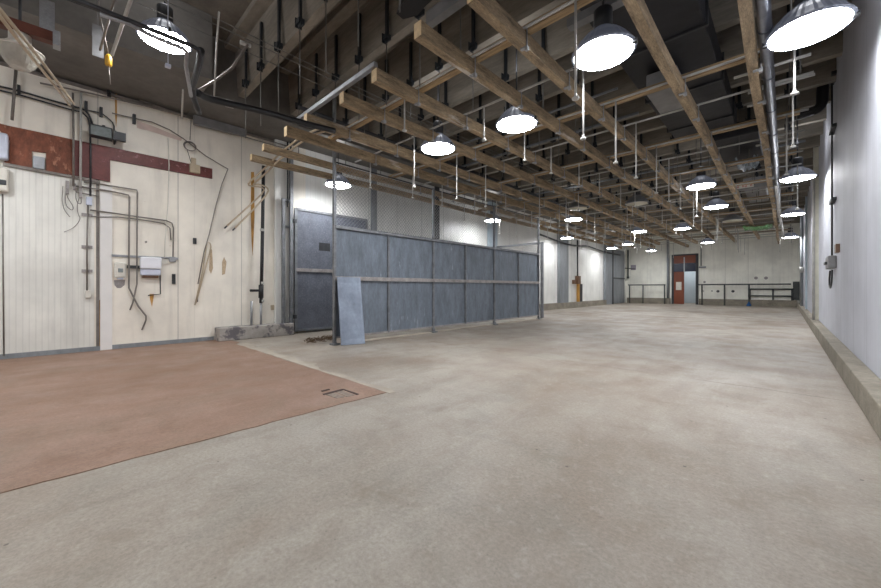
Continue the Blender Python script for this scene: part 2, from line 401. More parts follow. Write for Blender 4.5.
lwall_strip('trim_52', 27.0, 28.3, 0, 5.0, M_greyp, 0.20)
struct('trim_53', MB().box(XL, XL+0.05, YB, 4.0, 4.93, 4.98), M_conduit)
# right wall corner posts
struct('trim_54', MB().box(XR-0.09, XR, 15.2, 15.8, 0.27, 5.9), mat('cream door jamb', (0.62, 0.60, 0.50), 0.4, var=0.15, scale=3))
struct('trim_55', MB().box(XR-0.06, XR, 22.6, 22.9, 0.27, 5.4), M_bluecol)

# ------------------------------------------------------------------ timber joists
ORD = ['first', 'second', 'third', 'fourth', 'fifth', 'sixth', 'seventh', 'eighth', 'ninth', 'tenth', 'eleventh', 'twelfth', 'thirteenth',
       'fourteenth', 'fifteenth', 'sixteenth', 'seventeenth', 'eighteenth', 'nineteenth', 'twentieth', 'twenty-first', 'twenty-second', 'twenty-third']
JX = [-0.28, -1.06, -2.15, -2.88, -3.92, -4.72, -5.74, -6.46, -7.51, -8.27]
JY = [1.2, 1.2, 2.68, 2.66, 2.84, 2.84, 2.78, 2.76, 2.76, 2.79]
look = ['split knotty', 'knotty brown', 'pale weathered', 'golden brown', 'square ended', 'dark streaked', 'grey washed', 'brown', 'rough sawn', 'slim yellowish']
for i, x in enumerate(JX):
    y0 = JY[i]
    y1 = [30.5, 27, 28, 25, 27, 29, 26, 28, 27, 27][i]
    hgt = 0.17 if i < 8 else 0.13
    loc = (x, y0, 4.0)
    t = thing('timber_joist', '%s timber ceiling joist, %s joist counted from the white ribbed wall' % (look[i], ORD[i]), 'joist', loc, 'long timber ceiling joists')
    nseg = 34; mb = MB()
    hw = 0.05
    ring = []
    for k in range(nseg+1):
        y = y0+(y1-y0)*k/nseg; dx = 0.012*math.sin(k*0.8+i)+wob(0.006); dz = 0.012*math.sin(k*0.5+2*i)
        ring.append([mb.bm.verts.new((x+dx+sx*hw, y, 4.0+dz+sz*hgt/2)) for sx, sz in ((-1, -1), (1, -1), (1, 1), (-1, 1))])
    for a, b in zip(ring[:-1], ring[1:]):
        for k in range(4): mb.bm.faces.new((a[k], a[(k+1) % 4], b[(k+1) % 4], b[k]))
    mb.bm.faces.new(ring[0][::-1]); mb.bm.faces.new(ring[-1])
    obj('joist_body', mb, M_wood, t)
    obj('sawn_end', MB().box(x-0.053, x+0.053, y0-0.006, y0+0.004, 4.0-hgt/2+0.004, 4.0+hgt/2-0.004), M_woodend, t, label='bright freshly sawn joist end')

# ------------------------------------------------------------------ cross pipes with drop rods, cross battens
ROWS = [3.65, 4.75, 6.0, 7.05, 8.45, 9.5, 10.9, 12.0, 13.2, 14.4, 15.6, 16.8, 18.0, 19.2, 20.4, 21.6, 22.8, 24.0, 25.2, 26.4, 27.6]
DROPS = {-1.9: 0.86, -3.5: 0.43, -5.17: 0.86, -6.6: 0.60, -8.0: 0.55}
for i, y in enumerate(ROWS):
    xe = 0.28 if i != 1 else -1.72
    xs = [-6.3, -7.2, -7.4, -7.6, -7.9, -8.2, -8.2][min(i, 6)]
    zt = 3.89
    t = thing('hanging_rail_pipe', 'white cross pipe with short drop rods, %s row from the sawn joist ends' % ORD[i], 'pipe', ((xs+xe)/2, y, zt), 'white cross pipes with drop rods')
    py = y-0.07
    zp = 4.108
    mb = MB().tube([(xs, py, zp), ((xs+xe)/2, py, zp+0.012), (xe, py, zp)], 0.017)
    obj('pipe', mb, M_white, t)
    dl = dict(DROPS)
    if i == 0: dl = {-1.53: 0.89, -4.17: 0.42, 0.08: 0.52}
    elif i in (1, 2, 3): dl[0.08] = [0, 0.5, 0.52, 0.85][i]
    elif i % 3 == 1: dl[0.02] = 0.9
    else: dl[[-4.3, -2.6, -6.0][i % 3]] = 0.45
    for x, ln in sorted(dl.items()):
        if x > xe or x < xs+0.1: continue
        x += 0.0 if i < 5 else wob(0.5)
        if i > 3 and (i*7+int(x*3)) % 13 == 0: continue
        ln += 0 if i < 5 else wob(0.25)
        ln += 0.108
        d = obj('drop_rod', MB().tube([(x, py, zp), (x, py, zp-ln)], 0.0125, 6), M_white, t)
        if i < 15:
            e = MB().lathe([(0.014, 0.05), (0.016, 0.015), (0.036, 0.012), (0.036, -0.004), (0.012, -0.012)], (x, py, zp-ln), 10)
            obj('end_cup', e, M_white, d)
    if i < 12:
        for jx in JX:
            if jx > xe or jx < xs: continue
            sg = 1
            c = MB().tube([(jx+0.066, py, zp), (jx+0.066, py, 3.885)], 0.008, 6)
            c.box(jx-0.01, jx+0.085, py-0.025, py+0.02, 3.878, 3.896, bev=0.004).box(jx+0.045, jx+0.085, py-0.022, py+0.022, 3.85, 3.88, bev=0.006)
            obj('pipe_clamp', c, M_galv, t, label='bright zinc clamp')
    if i % 2 == 0 and i < 19:
        x1 = 0.18 if i else -1.15
        b = MB().box(xs-0.2, x1, y-0.05, y+0.05, 4.09, 4.17, bev=0.006)
        obj('cross_batten', b, M_woodx, label='square timber batten over the joists at the %s white pipe row' % ORD[i], cat='batten', group='timber cross battens')

# ------------------------------------------------------------------ strap hangers from the ribs
hg = thing('ceiling_hanger', 'black strap hanger with thin grey rod on a concrete ceiling rib', 'hanger', (0, 0, 5.2), 'strap hangers on the ceiling ribs')
obj('strap', MB().box(-0.028, 0.028, -0.16, -0.125, 5.2, 5.95), M_strap, hg)
obj('bracket', MB().box(-0.05, 0.05, -0.19, -0.10, 5.13, 5.21).box(-0.02, 0.07, -0.17, -0.15, 5.08, 5.14).box(-0.06, -0.045, -0.2, -0.1, 5.1, 5.24), M_strap, hg)
obj('rod', MB().tube([(0, -0.15, 5.15), (0, -0.15, 4.10)], 0.009, 6), M_rod, hg)
note(hg)
first = True
for j, y in enumerate(BY):
    if y > 22: break
    for k in range(11):
        x = 0.15-0.77*k-0.1*(j % 2)
        if (j*5+k*3) % 11 == 0 and j > 1: continue
        if x < -8.1: continue
        if x > -2.3 and 1.9 < y < 10.3 and x < -0.4: continue
        if x > -0.45 and x < -0.02: continue
        o = hg if first else copy_tree(hg); first = False
        o.location = (x, y, 5.2)
        o['label'] = 'black strap hanger with thin rod, %s from the ribbed wall on the %s concrete rib' % (ORD[k], ORD[j])

# ------------------------------------------------------------------ high bay lamps
def make_lamp(lit):
    t = thing('high_bay_lamp', 'x', 'lamp', (0, 0, 3.86), 'round high bay lamps')
    R = 0.325
    obj('reflector', MB().lathe([(R, 3.87), (R+0.012, 3.885), (R*0.96, 3.92), (R*0.82, 3.99), (R*0.60, 4.07), (R*0.36, 4.12), (R*0.34, 4.14)], n=64, rib=0.025), M_refl if lit else M_reflu, t)
    ln = MB().lathe([(0.0001, 3.835), (R*0.5, 3.842), (R*0.85, 3.856), (R*0.985, 3.872), (R*0.985, 3.878)], n=48)
    obj('lens', ln, M_lens if lit else M_unlit, t)
    obj('ballast_housing', MB().lathe([(0.09, 4.14), (0.10, 4.15), (0.10, 4.36), (0.08, 4.38)], n=20), M_dk, t)
    obj('hanging_rod', MB().tube([(0, 0, 4.38), (0, 0, 6.2)], 0.012, 6), M_dk, t)
    obj('lens_clip', MB().box(R-0.02, R+0.03, -0.02, 0.02, 3.85, 3.9), M_dk, t)
    obj('lens_clip', MB().box(-R-0.03, -R+0.02, -0.02, 0.02, 3.85, 3.9), M_dk, t)
    return t
LIT = [(*onz(603, 56, 3.85).xy, 0, 'lit white round lamp between the second and third timber joists, nearest the camera'),
       (*onz(516.5, 126, 3.85).xy, 0, 'lit round lamp in the first row, between the third and fifth joists'),
       (*onz(438, 150, 3.85).xy, 0, 'lit round lamp in the first row, beside the grey washed joist'),
       (-8.40, 4.95, 0, 'lit round lamp over the lead grey gate, in front of the pale wall'),
       (*onz(808, 33, 3.85).xy, 0, 'large looking lit round lamp close to the ribbed white wall, nearest on that side'),
       (*onz(165, 42, 4.9).xy, 0, 'lit round lamp behind two steel pipes, over the red floor'),
       (0.22, 12.40, 0, 'lit round lamp by the ribbed wall, second along that wall'),
       (-1.60, 11.60, 0, 'lit round lamp in the second row, beside the knotty second joist'),
       (-1.65, 14.90, 0, 'lit round lamp just behind the second row lamp, before the green film'),
       (-3.35, 19.30, 0, 'lit round lamp far off, in line with the red brown door top'),
       (-3.30, 26.20, 0, 'farthest lit round lamp, close to the end wall beside the door'),
       (0.20, 18.35, 0, 'lit round lamp third along the ribbed wall'),
       (0.20, 26.50, 0, 'lit round lamp fourth along the ribbed wall, near the end wall'),
       (-5.98, 13.80, 0, 'small lit round lamp beyond the end of the zinc partition'),
       (-8.45, 18.70, 0, 'lit round lamp near the far part of the pale side wall'),
       (-8.40, 11.80, 0, 'lit round lamp seen over the zinc partition, before the pale blue column'),
       (-5.0, 18.90, 0, 'lit round lamp in the far middle, between hanging rods'),
       (-7.0, 24.0, 0, 'tiny lit round lamp toward the far grey columns'),
       (-8.4, 25.5, 0, 'tiny lit round lamp by the grey corner door'),
       (-6.95, 29.2, 0, 'tiny lit round lamp close to the end wall, far to the side of the door'),
       (-3.40, 12.60, 1, 'unlit cream round lamp hanging past the zinc partition, larger of the middle pair'),
       (-5.05, 12.00, 1, 'unlit cream round lamp over the end of the zinc partition'),
       (-1.52, 18.40, 1, 'unlit cream round lamp beside the green plastic film'),
       (-2.0, -1.6, 0, 'added unseen fill lamp over the bare floor, behind the viewpoint'),  # unseen lamps behind the camera, added to brighten the near room
       (-5.0, -2.2, 0, 'added unseen fill lamp behind the viewpoint over the red floor'),
       (-7.7, -1.7, 0, 'added unseen fill lamp behind the viewpoint near the cream wall'),
       (-5.4, 33.4, 0, 'added unseen fill lamp in the room beyond the end wall door'),  # unseen lamp added to brighten the room through the doorway
       (-0.5, -4.4, 0, 'added unseen fill lamp behind the viewpoint near the ribbed wall')]  # one more unseen lamp added for brightness
protos = {}
for x, y, un, lab in LIT:
    if un not in protos:
        t = make_lamp(not un); note(t); protos[un] = t
    else: t = copy_tree(protos[un])
    t.location = (x, y, 3.86); t['label'] = lab
    if 'behind two steel pipes' in lab:          # this one hangs higher, on a short rod
        t.location.z = 4.91
        for ch in t.children:
            if ch.name.startswith('hanging_rod'): ch.scale.z = 0.5
    if not un:                                   # unseen point light added over each lit lamp to brighten the ceiling
        ld = bpy.data.lights.new('added_ceiling_fill', 'POINT'); ld.energy = CEILING_FILL; ld.color = (0.96, 0.97, 1.0); ld.shadow_soft_size = 0.15
        lo = bpy.data.objects.new('added_ceiling_fill', ld); COL.objects.link(lo); lo.parent = t; lo.location = (0, 0, 0.86)

# big unlit glass bowl lamp at the upper left
g0 = onz(20, 58, 4.15)
t = thing('glass_bowl_lamp', 'unlit lamp with deep clear-white glass bowl and white housing, over the red steel band', 'lamp', tuple(g0))
gx, gy, gz = g0
obj('glass_bowl', MB().lathe([(0.0001, gz-0.14), (0.09, gz-0.135), (0.125, gz-0.09), (0.20, gz+0.05), (0.21, gz+0.08)], (gx, gy, 0), 48, rib=0.012), mat('ribbed frosted glass', (0.50, 0.48, 0.42), 0.15, var=0.25, scale=6), t)
obj('housing', MB().lathe([(0.22, gz+0.08), (0.22, gz+0.10), (0.15, gz+0.15), (0.10, gz+0.20), (0.10, gz+0.40)], (gx, gy, 0), 24), M_plastic, t)
obj('hanging_rod', MB().tube([(gx, gy, gz+0.40), (gx, gy, 5.02)], 0.015, 6), M_dk, t)

# ------------------------------------------------------------------ zinc sheet partition
PX = -6.9
PY = [3.97, 5.40, 6.93, 8.29, 9.76, 11.24, 12.70]
t = thing('sheet_metal_partition', 'long partition of blue grey zinc sheets in a steel frame with wire mesh on top', 'partition', (PX, 8.3, 0))
for k in range(6):
    a, b = PY[k]+0.03, PY[k+1]-0.03
    obj('upper_sheet', MB().box(PX-0.012, PX, a, b, 1.45, 2.46), M_sheet, t)
    obj('lower_sheet', MB().box(PX-0.012, PX, a, b, 0.16, 1.36), M_sheet, t)
for k, y in enumerate(PY):
    tall = k % 2 == 0
    w_ = 0.028 if tall else 0.020
    obj('post', MB().box(PX-0.02, PX+0.045, y-w_, y+w_, 0.0 if tall else 0.14, (5.2 if k == 0 else 3.9) if tall else 2.5, bev=0.004), M_frame, t)
    if tall:
        obj('base_plate', MB().box(PX-0.05, PX+0.11, y-0.08, y+0.08, 0.0, 0.035).tube([(PX+0.08, y, 0.03), (PX+0.08, y, 0.09)], 0.012, 6), M_frame, t)
obj('top_rail', MB().box(PX-0.03, PX+0.06, PY[0], PY[-1], 2.46, 2.53, bev=0.005), M_frame, t)
obj('middle_rail', MB().box(PX-0.02, PX+0.05, PY[0], PY[-1], 1.36, 1.45, bev=0.005).box(PX+0.05, PX+0.06, PY[0], PY[-1], 1.36, 1.375), M_railm, t, label='pale worn middle rail')
obj('bottom_rail', MB().box(PX-0.02, PX+0.03, PY[0], PY[-1], 0.13, 0.17), M_railm, t)
mb = MB(); h0, h1 = 2.53, 3.86; W = h1-h0; sp = 0.085
yy = PY[0]-W
while yy < PY[-1]:
    for sgn in (1, -1):
        a = [yy, yy+W]; z = [h0, h1] if sgn > 0 else [h1, h0]
        y0_, y1_ = a; z0_, z1_ = z
        if y0_ < PY[0]: f = (PY[0]-y0_)/W; z0_ = z0_+(z1_-z0_)*f; y0_ = PY[0]
        if y1_ > PY[-1]: f = (PY[-1]-y0_)/(y1_-y0_); z1_ = z0_+(z1_-z0_)*f; y1_ = PY[-1]
        if y1_-y0_ > 0.02:
            mb.tube([(PX-0.01+0.003*sgn, y0_, z0_), (PX-0.01+0.003*sgn, y1_, z1_)], 0.0035, 3, caps=False)
    yy += sp
obj('wire_mesh', mb, M_galv, t)
obj('mesh_top_rail', MB().tube([(PX, PY[0], 3.87), (PX, PY[-1], 3.87)], 0.016, 6), M_dk, t)

# leaning pale sheet
mb = MB()
a = onz(341, 345.5, 0.01); b = onz(365, 343.5, 0.01)
at = Vector((PX+0.08, onx(336, 280, PX+0.08).y+0.02, onx(337, 277, PX+0.08).z)); bt = Vector((PX+0.08, onx(360, 280, PX+0.08).y, onx(360, 277.5, PX+0.08).z))
nrm = (b-a).cross(at-a).normalized()*0.012
mb.prism([a, b, bt, at], nrm)
obj('leaning_sheet', mb, M_sheetl, label='pale blue zinc sheet leaning against the near end of the partition', cat='sheet')

# sliding gate on the left
GX = XL+0.2
t = thing('sliding_gate', 'tall lead grey mottled sheet gate with two panels, beside the cream wall', 'gate', (GX, 5.3, 0))
gy0, gy1 = 4.24, 6.45
obj('upper_panel', MB().box(GX-0.012, GX, gy0, gy1, 1.72, 3.27), M_gate, t)
obj('lower_panel', MB().box(GX-0.012, GX, gy0, gy1, 0.10, 1.64), M_gate, t)
obj('frame', MB().box(GX-0.02, GX+0.03, gy0-0.04, gy0+0.03, 0.05, 3.3).box(GX-0.02, GX+0.03, gy1-0.03, gy1+0.03, 0.05, 3.3)
    .box(GX-0.02, GX+0.03, gy0, gy1, 3.25, 3.31).box(GX-0.02, GX+0.03, gy0, gy1, 0.06, 0.11), M_frame, t)
obj('middle_rail', MB().box(GX-0.01, GX+0.035, gy0, gy1, 1.635, 1.725), M_railm, t, label='pale middle rail')
obj('hinge', MB().box(GX, GX+0.06, gy0-0.09, gy0, 2.9, 3.0), M_dk, t)
obj('hinge', MB().box(GX, GX+0.06, gy0-0.09, gy0, 0.4, 0.5), M_dk, t)
obj('patch_plate', MB().box(GX, GX+0.004, *(sorted((onx(319, 245, GX).y, onx(330, 245, GX).y))), onx(324, 251, GX).z, onx(324, 243, GX).z), M_dk, t, label='darker square patch')
t = thing('gate_post', 'steel double post between the cream wall and the lead grey gate', 'post', (GX, 4.08, 0))
obj('outer_post', MB().box(GX-0.05, GX+0.03, 3.88, 3.95, 0.3, 3.5), M_frame, t)
obj('inner_post', MB().box(GX-0.05, GX+0.03, 4.08, 4.16, 0.0, 4.6), M_frame, t)
obj('link_bar', MB().box(GX-0.03, GX+0.01, 3.88, 4.16, 2.75, 2.81).box(GX-0.03, GX+0.01, 3.95, 4.08, 3.42, 3.5), M_dk, t)
# chipped kerb by the gate
mb = MB().box(XL+0.0, XL+0.38, 2.42, 4.12, 0, 0.30, bev=0.02)
obj('concrete_kerb_block', mb, M_curbl, label='chipped painted concrete kerb block at the foot of the cream wall beside the gate', cat='kerb')
# frame beyond the partition
fy = 13.35; fp = ony(542, 242, fy); fp2 = ony(497, 243, fy)
t = thing('steel_door_frame', 'thin dark steel frame with top bar standing behind the partition end', 'frame', (fp.x, fy, 0))
obj('post', MB().box(fp.x-0.05, fp.x+0.05, fy-0.05, fy+0.05, 0, fp.z), M_frame, t)
obj('top_bar', MB().box(max(fp2.x, XL+0.2), fp.x, fy-0.04, fy+0.04, fp.z-0.08, fp.z), M_frame, t)

# ------------------------------------------------------------------ left wall fittings
def lt(nm, pts, r, m, label, cat, off=0.04, group=None, smooth=0, parent=None, n=8):
    mb = MB().tube([L(x, y, off) for x, y in pts], r, n, smooth=smooth)
    return obj(nm, mb, m, parent, label=label, cat=cat, group=group)
def lpoly(nm, pts, m, label, cat, d=0.02, parent=None, off=0.0):
    mb = MB().prism([L(x, y, off) for x, y in pts], (d, 0, 0))
    return obj(nm, mb, m, parent, label=label, cat=cat)
def lbox(mb, x0, x1, y0, y1, d, off=0.0, bev=0.0):
    a = L((x0+x1)/2, (y0+y1)/2); ya = L(x0, (y0+y1)/2).y; yb = L(x1, (y0+y1)/2).y
    za = L((x0+x1)/2, y1).z; zb = L((x0+x1)/2, y0).z
    return mb.box(XL+off, XL+off+d, min(ya, yb), max(ya, yb), za, zb, bev=bev)
# red band in two colours, with a notch and a hole
t = thing('rusty_steel_band', 'rust red steel band across the cream wall with a square hole', 'band', tuple(L(100, 165)))
q = [[(-8, 122), (10, 126.5), (10, 141), (0, 131), (-8, 129)], [(10, 126.5), (32, 131), (32, 169), (3, 163), (9, 158), (10, 141)], [(32, 131), (46, 134), (46, 153), (32, 151.5)], [(46, 134), (73, 140), (73, 175.5), (46, 171)]]
for k, p in enumerate(q):
    obj('rust_plate', MB().prism([L(x, y, 0) for x, y in p], (0.03, 0, 0)), M_rust, t)
obj('maroon_plate', MB().prism([L(x, y, 0) for x, y in [(73, 140), (110, 147.5), (110, 182), (73, 175.5)]], (0.03, 0, 0)), M_rust2, t, label='maroon glossy plate')
obj('maroon_strip', MB().prism([L(x, y, 0) for x, y in [(110, 147.5), (212, 169), (212, 179), (110, 160)]], (0.03, 0, 0)), M_rust2, t, label='narrow maroon strip')
obj('ledge', MB().prism([L(x, y, 0) for x, y in [(3, 163), (100, 181.5), (100, 183.5), (3, 166)]], (0.06, 0, 0)), M_conduit, t)
mb = MB(); lbox(mb, 33, 45, 157, 169, 0.06, bev=0.01)
obj('small_white_box', mb, M_greyp2, label='small bluish white box in the hole of the rust red band', cat='box')
t = thing('flood_light', 'rectangular grey flood light on black bracket above the maroon band', 'flood light', tuple(L(102, 133, 0.2)))
mb = MB(); rot = Matrix.Rotation(math.radians(-18), 3, 'Y')
c = L(101, 132.5, 0.25)
obj('body', MB().box(c.x-0.05, c.x+0.05, c.y-0.16, c.y+0.16, c.z-0.12, c.z+0.12, rot=rot, bev=0.01), M_dk, t)
obj('front_glass', MB().box(c.x+0.045, c.x+0.06, c.y-0.14, c.y+0.14, c.z-0.10, c.z+0.10, rot=rot), M_glassgrey, t)
obj('bracket', MB().box(XL, c.x, c.y+0.19, c.y+0.215, c.z-0.1, c.z+0.1).box(XL, c.x-0.03, c.y+0.02, c.y+0.06, c.z+0.08, c.z+0.16).box(c.x-0.03, c.x+0.03, c.y+0.17, c.y+0.35, c.z-0.08, c.z+0.08), M_dk, t)
# upper bundle of dark conduits
lt('wall_conduit', [(-10, 84), (20, 91), (50, 100), (72, 106), (84, 109), (90, 116), (92, 124)], 0.016, M_dk, 'upper dark conduit bending down to the flood light', 'conduit', 0.05, 'dark conduits above the red band', 1)
lt('wall_conduit', [(-10, 88), (20, 95), (50, 103.5), (72, 110), (82, 112), (88, 118), (90, 126), (90.5, 148), (90.5, 196)], 0.015, M_dk, 'lower dark conduit dropping through the maroon plate to the grey box', 'conduit', 0.06, 'dark conduits above the red band', 0)
lt('wall_conduit', [(82, 109), (101, 113), (108, 118), (114, 124), (114, 132)], 0.012, M_dk, 'short dark conduit arching over the flood light', 'conduit', 0.06, 'dark conduits above the red band', 1)
lt('vertical_pipe', [(73, 93), (73.5, 140), (73.5, 186)], 0.016, M_conduit, 'brownish vertical pipe over the rust plate edge', 'pipe', 0.09, 'pair of vertical pipes')
lt('vertical_pipe', [(81, 92), (80.7, 140), (80.5, 187)], 0.018, M_white, 'white vertical pipe crossing the maroon plate', 'pipe', 0.09, 'pair of vertical pipes')
for x, y in ((19, 91), (101, 113), (134, 120), (86, 107)):
    mb = MB(); lbox(mb, x-1.6, x+1.6, y-5, y+4, 0.08)
    obj('pipe_bracket', mb, M_dk, label={19: 'small dark bracket on the conduit bundle near the glass bowl lamp', 101: 'dark bracket above the flood light', 134: 'dark bracket on thin wire past the flood light', 86: 'dark bracket where the two vertical pipes start'}[x], cat='bracket')
mb = MB(); lbox(mb, 41, 44, 67, 75, 0.05); obj('wall_hook', mb, M_dk, label='small dark hook plate below the glass bowl lamp', cat='hook')
mb = MB(); lbox(mb, 107, 111, 86, 97, 0.05); obj('wall_hook', mb, M_dk, label='dark hook plate below the yellow plug', cat='hook')
lt('hanging_pipe', [(16, 70), (14, 95), (12, 120)], 0.02, M_conduit, 'short grey pipe hanging under the glass bowl lamp', 'pipe', 0.12)
# framed conduit runs
G = 'grey conduit runs by the dispensers'
lt('grey_conduit', [(84, 182), (100, 184), (137, 190), (137.5, 193), (137, 258), (137, 284), (133, 302), (130, 310)], 0.013, M_conduit, 'outer grey conduit turning down past the towel dispenser', 'conduit', 0.05, G)
lt('grey_conduit', [(76, 186), (110, 191), (128.5, 195), (129.5, 197), (129, 258), (129, 288), (138, 306), (146, 316), (146, 320), (142, 330)], 0.015, M_conduit, 'inner grey conduit turning down beside the soap dispenser, its wires hanging loose', 'conduit', 0.06, G)
lt('grey_conduit', [(76, 192), (98, 196)], 0.011, M_conduit, 'short grey conduit stub crossing the dark wall joint', 'conduit', 0.05, G)
lt('grey_conduit', [(90, 210), (110, 212.5), (140, 217), (166, 220.5), (172, 223), (173.5, 228), (173, 258)], 0.013, M_conduit, 'long grey conduit bending down at its end by the strut', 'conduit', 0.05, G)
lt('grey_conduit', [(91, 216), (100, 217), (118, 217), (150, 221), (164, 223.5), (170, 228), (171, 240)], 0.010, M_conduit, 'thin lower grey conduit beside the long bending one', 'conduit', 0.04, G)
t = thing('switch_conduit', 'vertical grey conduit with clamps from round box down to a small outlet', 'conduit', tuple(L(87, 250)))
obj('pipe', MB().tube([L(88, 205, 0.05), L(87, 245, 0.05), L(87, 292, 0.05)], 0.013), M_conduit, t)
mb = MB(); lbox(mb, 86, 92, 197.5, 205.5, 0.08, bev=0.01); obj('junction_box', mb, M_plasticb, t, label='bluish grey junction box')
for y in (215, 247, 271):
    mb = MB(); lbox(mb, 81.5, 92.5, y-1.5, y+1.5, 0.035); obj('clamp_strap', mb, M_railm, t)
mb = MB(); lbox(mb, 85, 91, 290.5, 298, 0.09, bev=0.01); obj('outlet', mb, M_plastic, t, label='pale round outlet')
# loose wire ends
t = thing('loose_wires', 'loose dark wires and fittings hanging below the two vertical pipes', 'wires', tuple(L(74, 200)))
for pts in ([(63, 186), (62, 200), (64, 210), (70, 217)], [(66, 190), (65, 205), (72, 211), (74, 207), (67, 197), (66, 188)], [(80, 196), (77, 205), (78, 214), (81, 219), (74, 228), (64, 232)], [(76, 190), (76, 202), (82, 205), (80, 193)]):
    obj('wire', MB().tube([L(x, y, 0.05) for x, y in pts], 0.006, 6, smooth=2), M_conduit, t)
mb = MB(); lbox(mb, 65.5, 69, 181, 194, 0.06); lbox(mb, 73, 76, 184, 190, 0.08); lbox(mb, 79, 82, 186, 198, 0.07); obj('fitting', mb, M_railm, t)
# dispensers
t = thing('soap_dispenser', 'aged cream soap dispenser on the cream wall', 'dispenser', tuple(L(120, 270)))
mb = MB(); lbox(mb, 114, 125.5, 262.5, 278, 0.11, bev=0.03); obj('body', mb, M_plastic, t)
mb = MB(); lbox(mb, 117.5, 122.5, 268.5, 272.5, 0.125, bev=0.008); obj('push_window', mb, M_glassgrey, t)
mb = MB(); lbox(mb, 117, 123, 275, 279.5, 0.09, bev=0.01); obj('spout', mb, M_plasticb, t)
t = thing('towel_dispenser', 'bluish white paper towel dispenser with brown mouth and bent bracket', 'dispenser', tuple(L(150, 266)))
mb = MB(); lbox(mb, 139.5, 160.5, 257.5, 269, 0.16, bev=0.02); obj('cover', mb, M_plasticw, t)
mb = MB(); lbox(mb, 140, 160, 269, 275.5, 0.13, bev=0.02); obj('lower_cover', mb, M_plasticb, t)
mb = MB(); lbox(mb, 142, 158, 275.5, 278, 0.09, bev=0.01); obj('mouth', mb, M_brown, t)
obj('bent_bracket', MB().tube([L(160, 273, 0.03), L(160.5, 294, 0.03), L(148, 295.5, 0.03)], 0.011, 6), M_dk, t)

t = thing('wall_strut', 'thin horizontal steel strut behind the two dispensers', 'strut', tuple(L(145, 257)))
mb = MB(); lbox(mb, 111, 178, 256, 258.2, 0.03); obj('bar', mb, M_galv, t)
mb = MB(); lbox(mb, 127, 140, 265.5, 268.5, 0.05); obj('clamp', mb, M_dk, t)
mb = MB(); lbox(mb, 169, 175.5, 257, 262, 0.07, bev=0.008); obj('junction_box', mb, M_galv, t)
mb = MB(); lbox(mb, 161, 168, 258.5, 264, 0.03); obj('plate', mb, M_plastic, t)
# faint vertical wire and seams
lt('ceiling_wire', [(168, 138), (169, 165), (168, 205), (165, 245), (164.5, 258)], 0.009, M_plastic, 'thin pale cable running down to the strut by the towel dispenser', 'cable', 0.04)
lt('slack_cable', [(112, 113), (133, 118), (152, 122), (170, 130), (184, 139), (206, 156), (228, 169), (222, 184), (216, 205), (209, 235), (204, 252), (198, 284)], 0.011, M_conduit, 'slack grey cable running to a kink then down the cream wall', 'cable', 0.06)
lt('bent_wall_bar', [(195, 305), (202, 275), (207, 242), (210, 243), (211, 247), (203, 277), (196, 303)], 0.013, M_cable, 'narrow folded cream bar on the cream wall', 'bar', 0.04)
t = thing('cable_coil', 'small coil of grey wire hanging above the maroon strip', 'coil', tuple(L(190, 146)))
c = L(190, 146, 0.08)
for k in range(3):
    obj('loop', MB().tube([(c.x+0.012*k, c.y+(0.115-0.006*k)*math.cos(a*math.pi/10), c.z+(0.10-0.005*k)*math.sin(a*math.pi/10)-0.01*k) for a in range(21)], 0.008, 6), M_conduit, t)
obj('tail', MB().tube([L(191, 120, 0.05), L(190, 140, 0.08)], 0.006, 6).tube([L(187, 149, 0.08), L(191, 162, 0.06)], 0.006, 6), M_conduit, t)
mb = MB(); lbox(mb, 189, 199.5, 165, 173.5, 0.10, bev=0.015); lbox(mb, 191, 196, 158, 166, 0.04, bev=0.01)
obj('cream_wall_box', mb, M_cable, label='cream plastic box on the end of the maroon strip', cat='box')
# dark handles / marks
for (x0, x1, y0, y1), lab in (((193, 196.5, 238, 244), 'small black clip on the cream wall beside the folded bar top'), ((172, 175.5, 274, 284), 'dark ribbed clip below the strut end'), ((196, 198, 298, 302), 'tiny black catch at the foot of the folded bar')):
    mb = MB(); lbox(mb, x0, x1, y0, y1, 0.03, bev=0.004); obj('wall_clip', mb, M_dk, label=lab, cat='clip')
# stains, scars and patches that are part of the wall
wl = bpy.data.objects['wall_left']
def stain(pts, m): obj('stain', MB().prism([L(x, y, 0.0) for x, y in pts], (0.003, 0, 0)), m, wl)
stain([(251, 172), (254, 172), (254.5, 215), (253.5, 240), (252.5, 256), (251.5, 240), (250.8, 215)], M_orange)
stain([(149.5, 294), (154, 294), (153, 301), (152, 307), (151, 303), (150, 299)], M_orange)
stain([(114.8, 94), (117, 94), (117, 118), (116.2, 128), (115.2, 118)], M_orange)
stain([(97.5, 300), (101, 300), (101, 351), (97.5, 351)], M_orange)
stain([(137, 121), (150, 125), (182, 138), (181, 141), (150, 131), (137, 128)], mat('faded pink paint', (0.70, 0.56, 0.50), 0.6, var=0.15, scale=6))
stain([(210, 246), (212, 250), (213, 268), (211, 274), (209, 270)], M_redbr)
stain([(224, 257), (226.5, 262), (225, 274), (222, 275), (222, 262)], M_redbr)
for x, y, r in ((42.5, 338, 2.3), (58, 350.5, 1.6), (87.5, 334, 1.8), (6.5, 308, 1), (63, 341, .8), (37, 355, .9), (6, 245, .9), (4, 354, 1.2), (146, 242, 1.2), (81, 329, .6), (66, 326, .6)):
    stain([(x+r*math.cos(a*math.pi/4)*(1+0.3*(a % 2)), y+0.8*r*math.sin(a*math.pi/4)*(1+0.3*((a+1) % 2))) for a in range(8)], M_blot if x != 87.5 else M_orange)
stain([(114, 280), (125, 280), (124.5, 285), (121, 288), (117, 288), (114.5, 285)], M_railm)  # greyer patch narrowing downwards below the soap dispenser
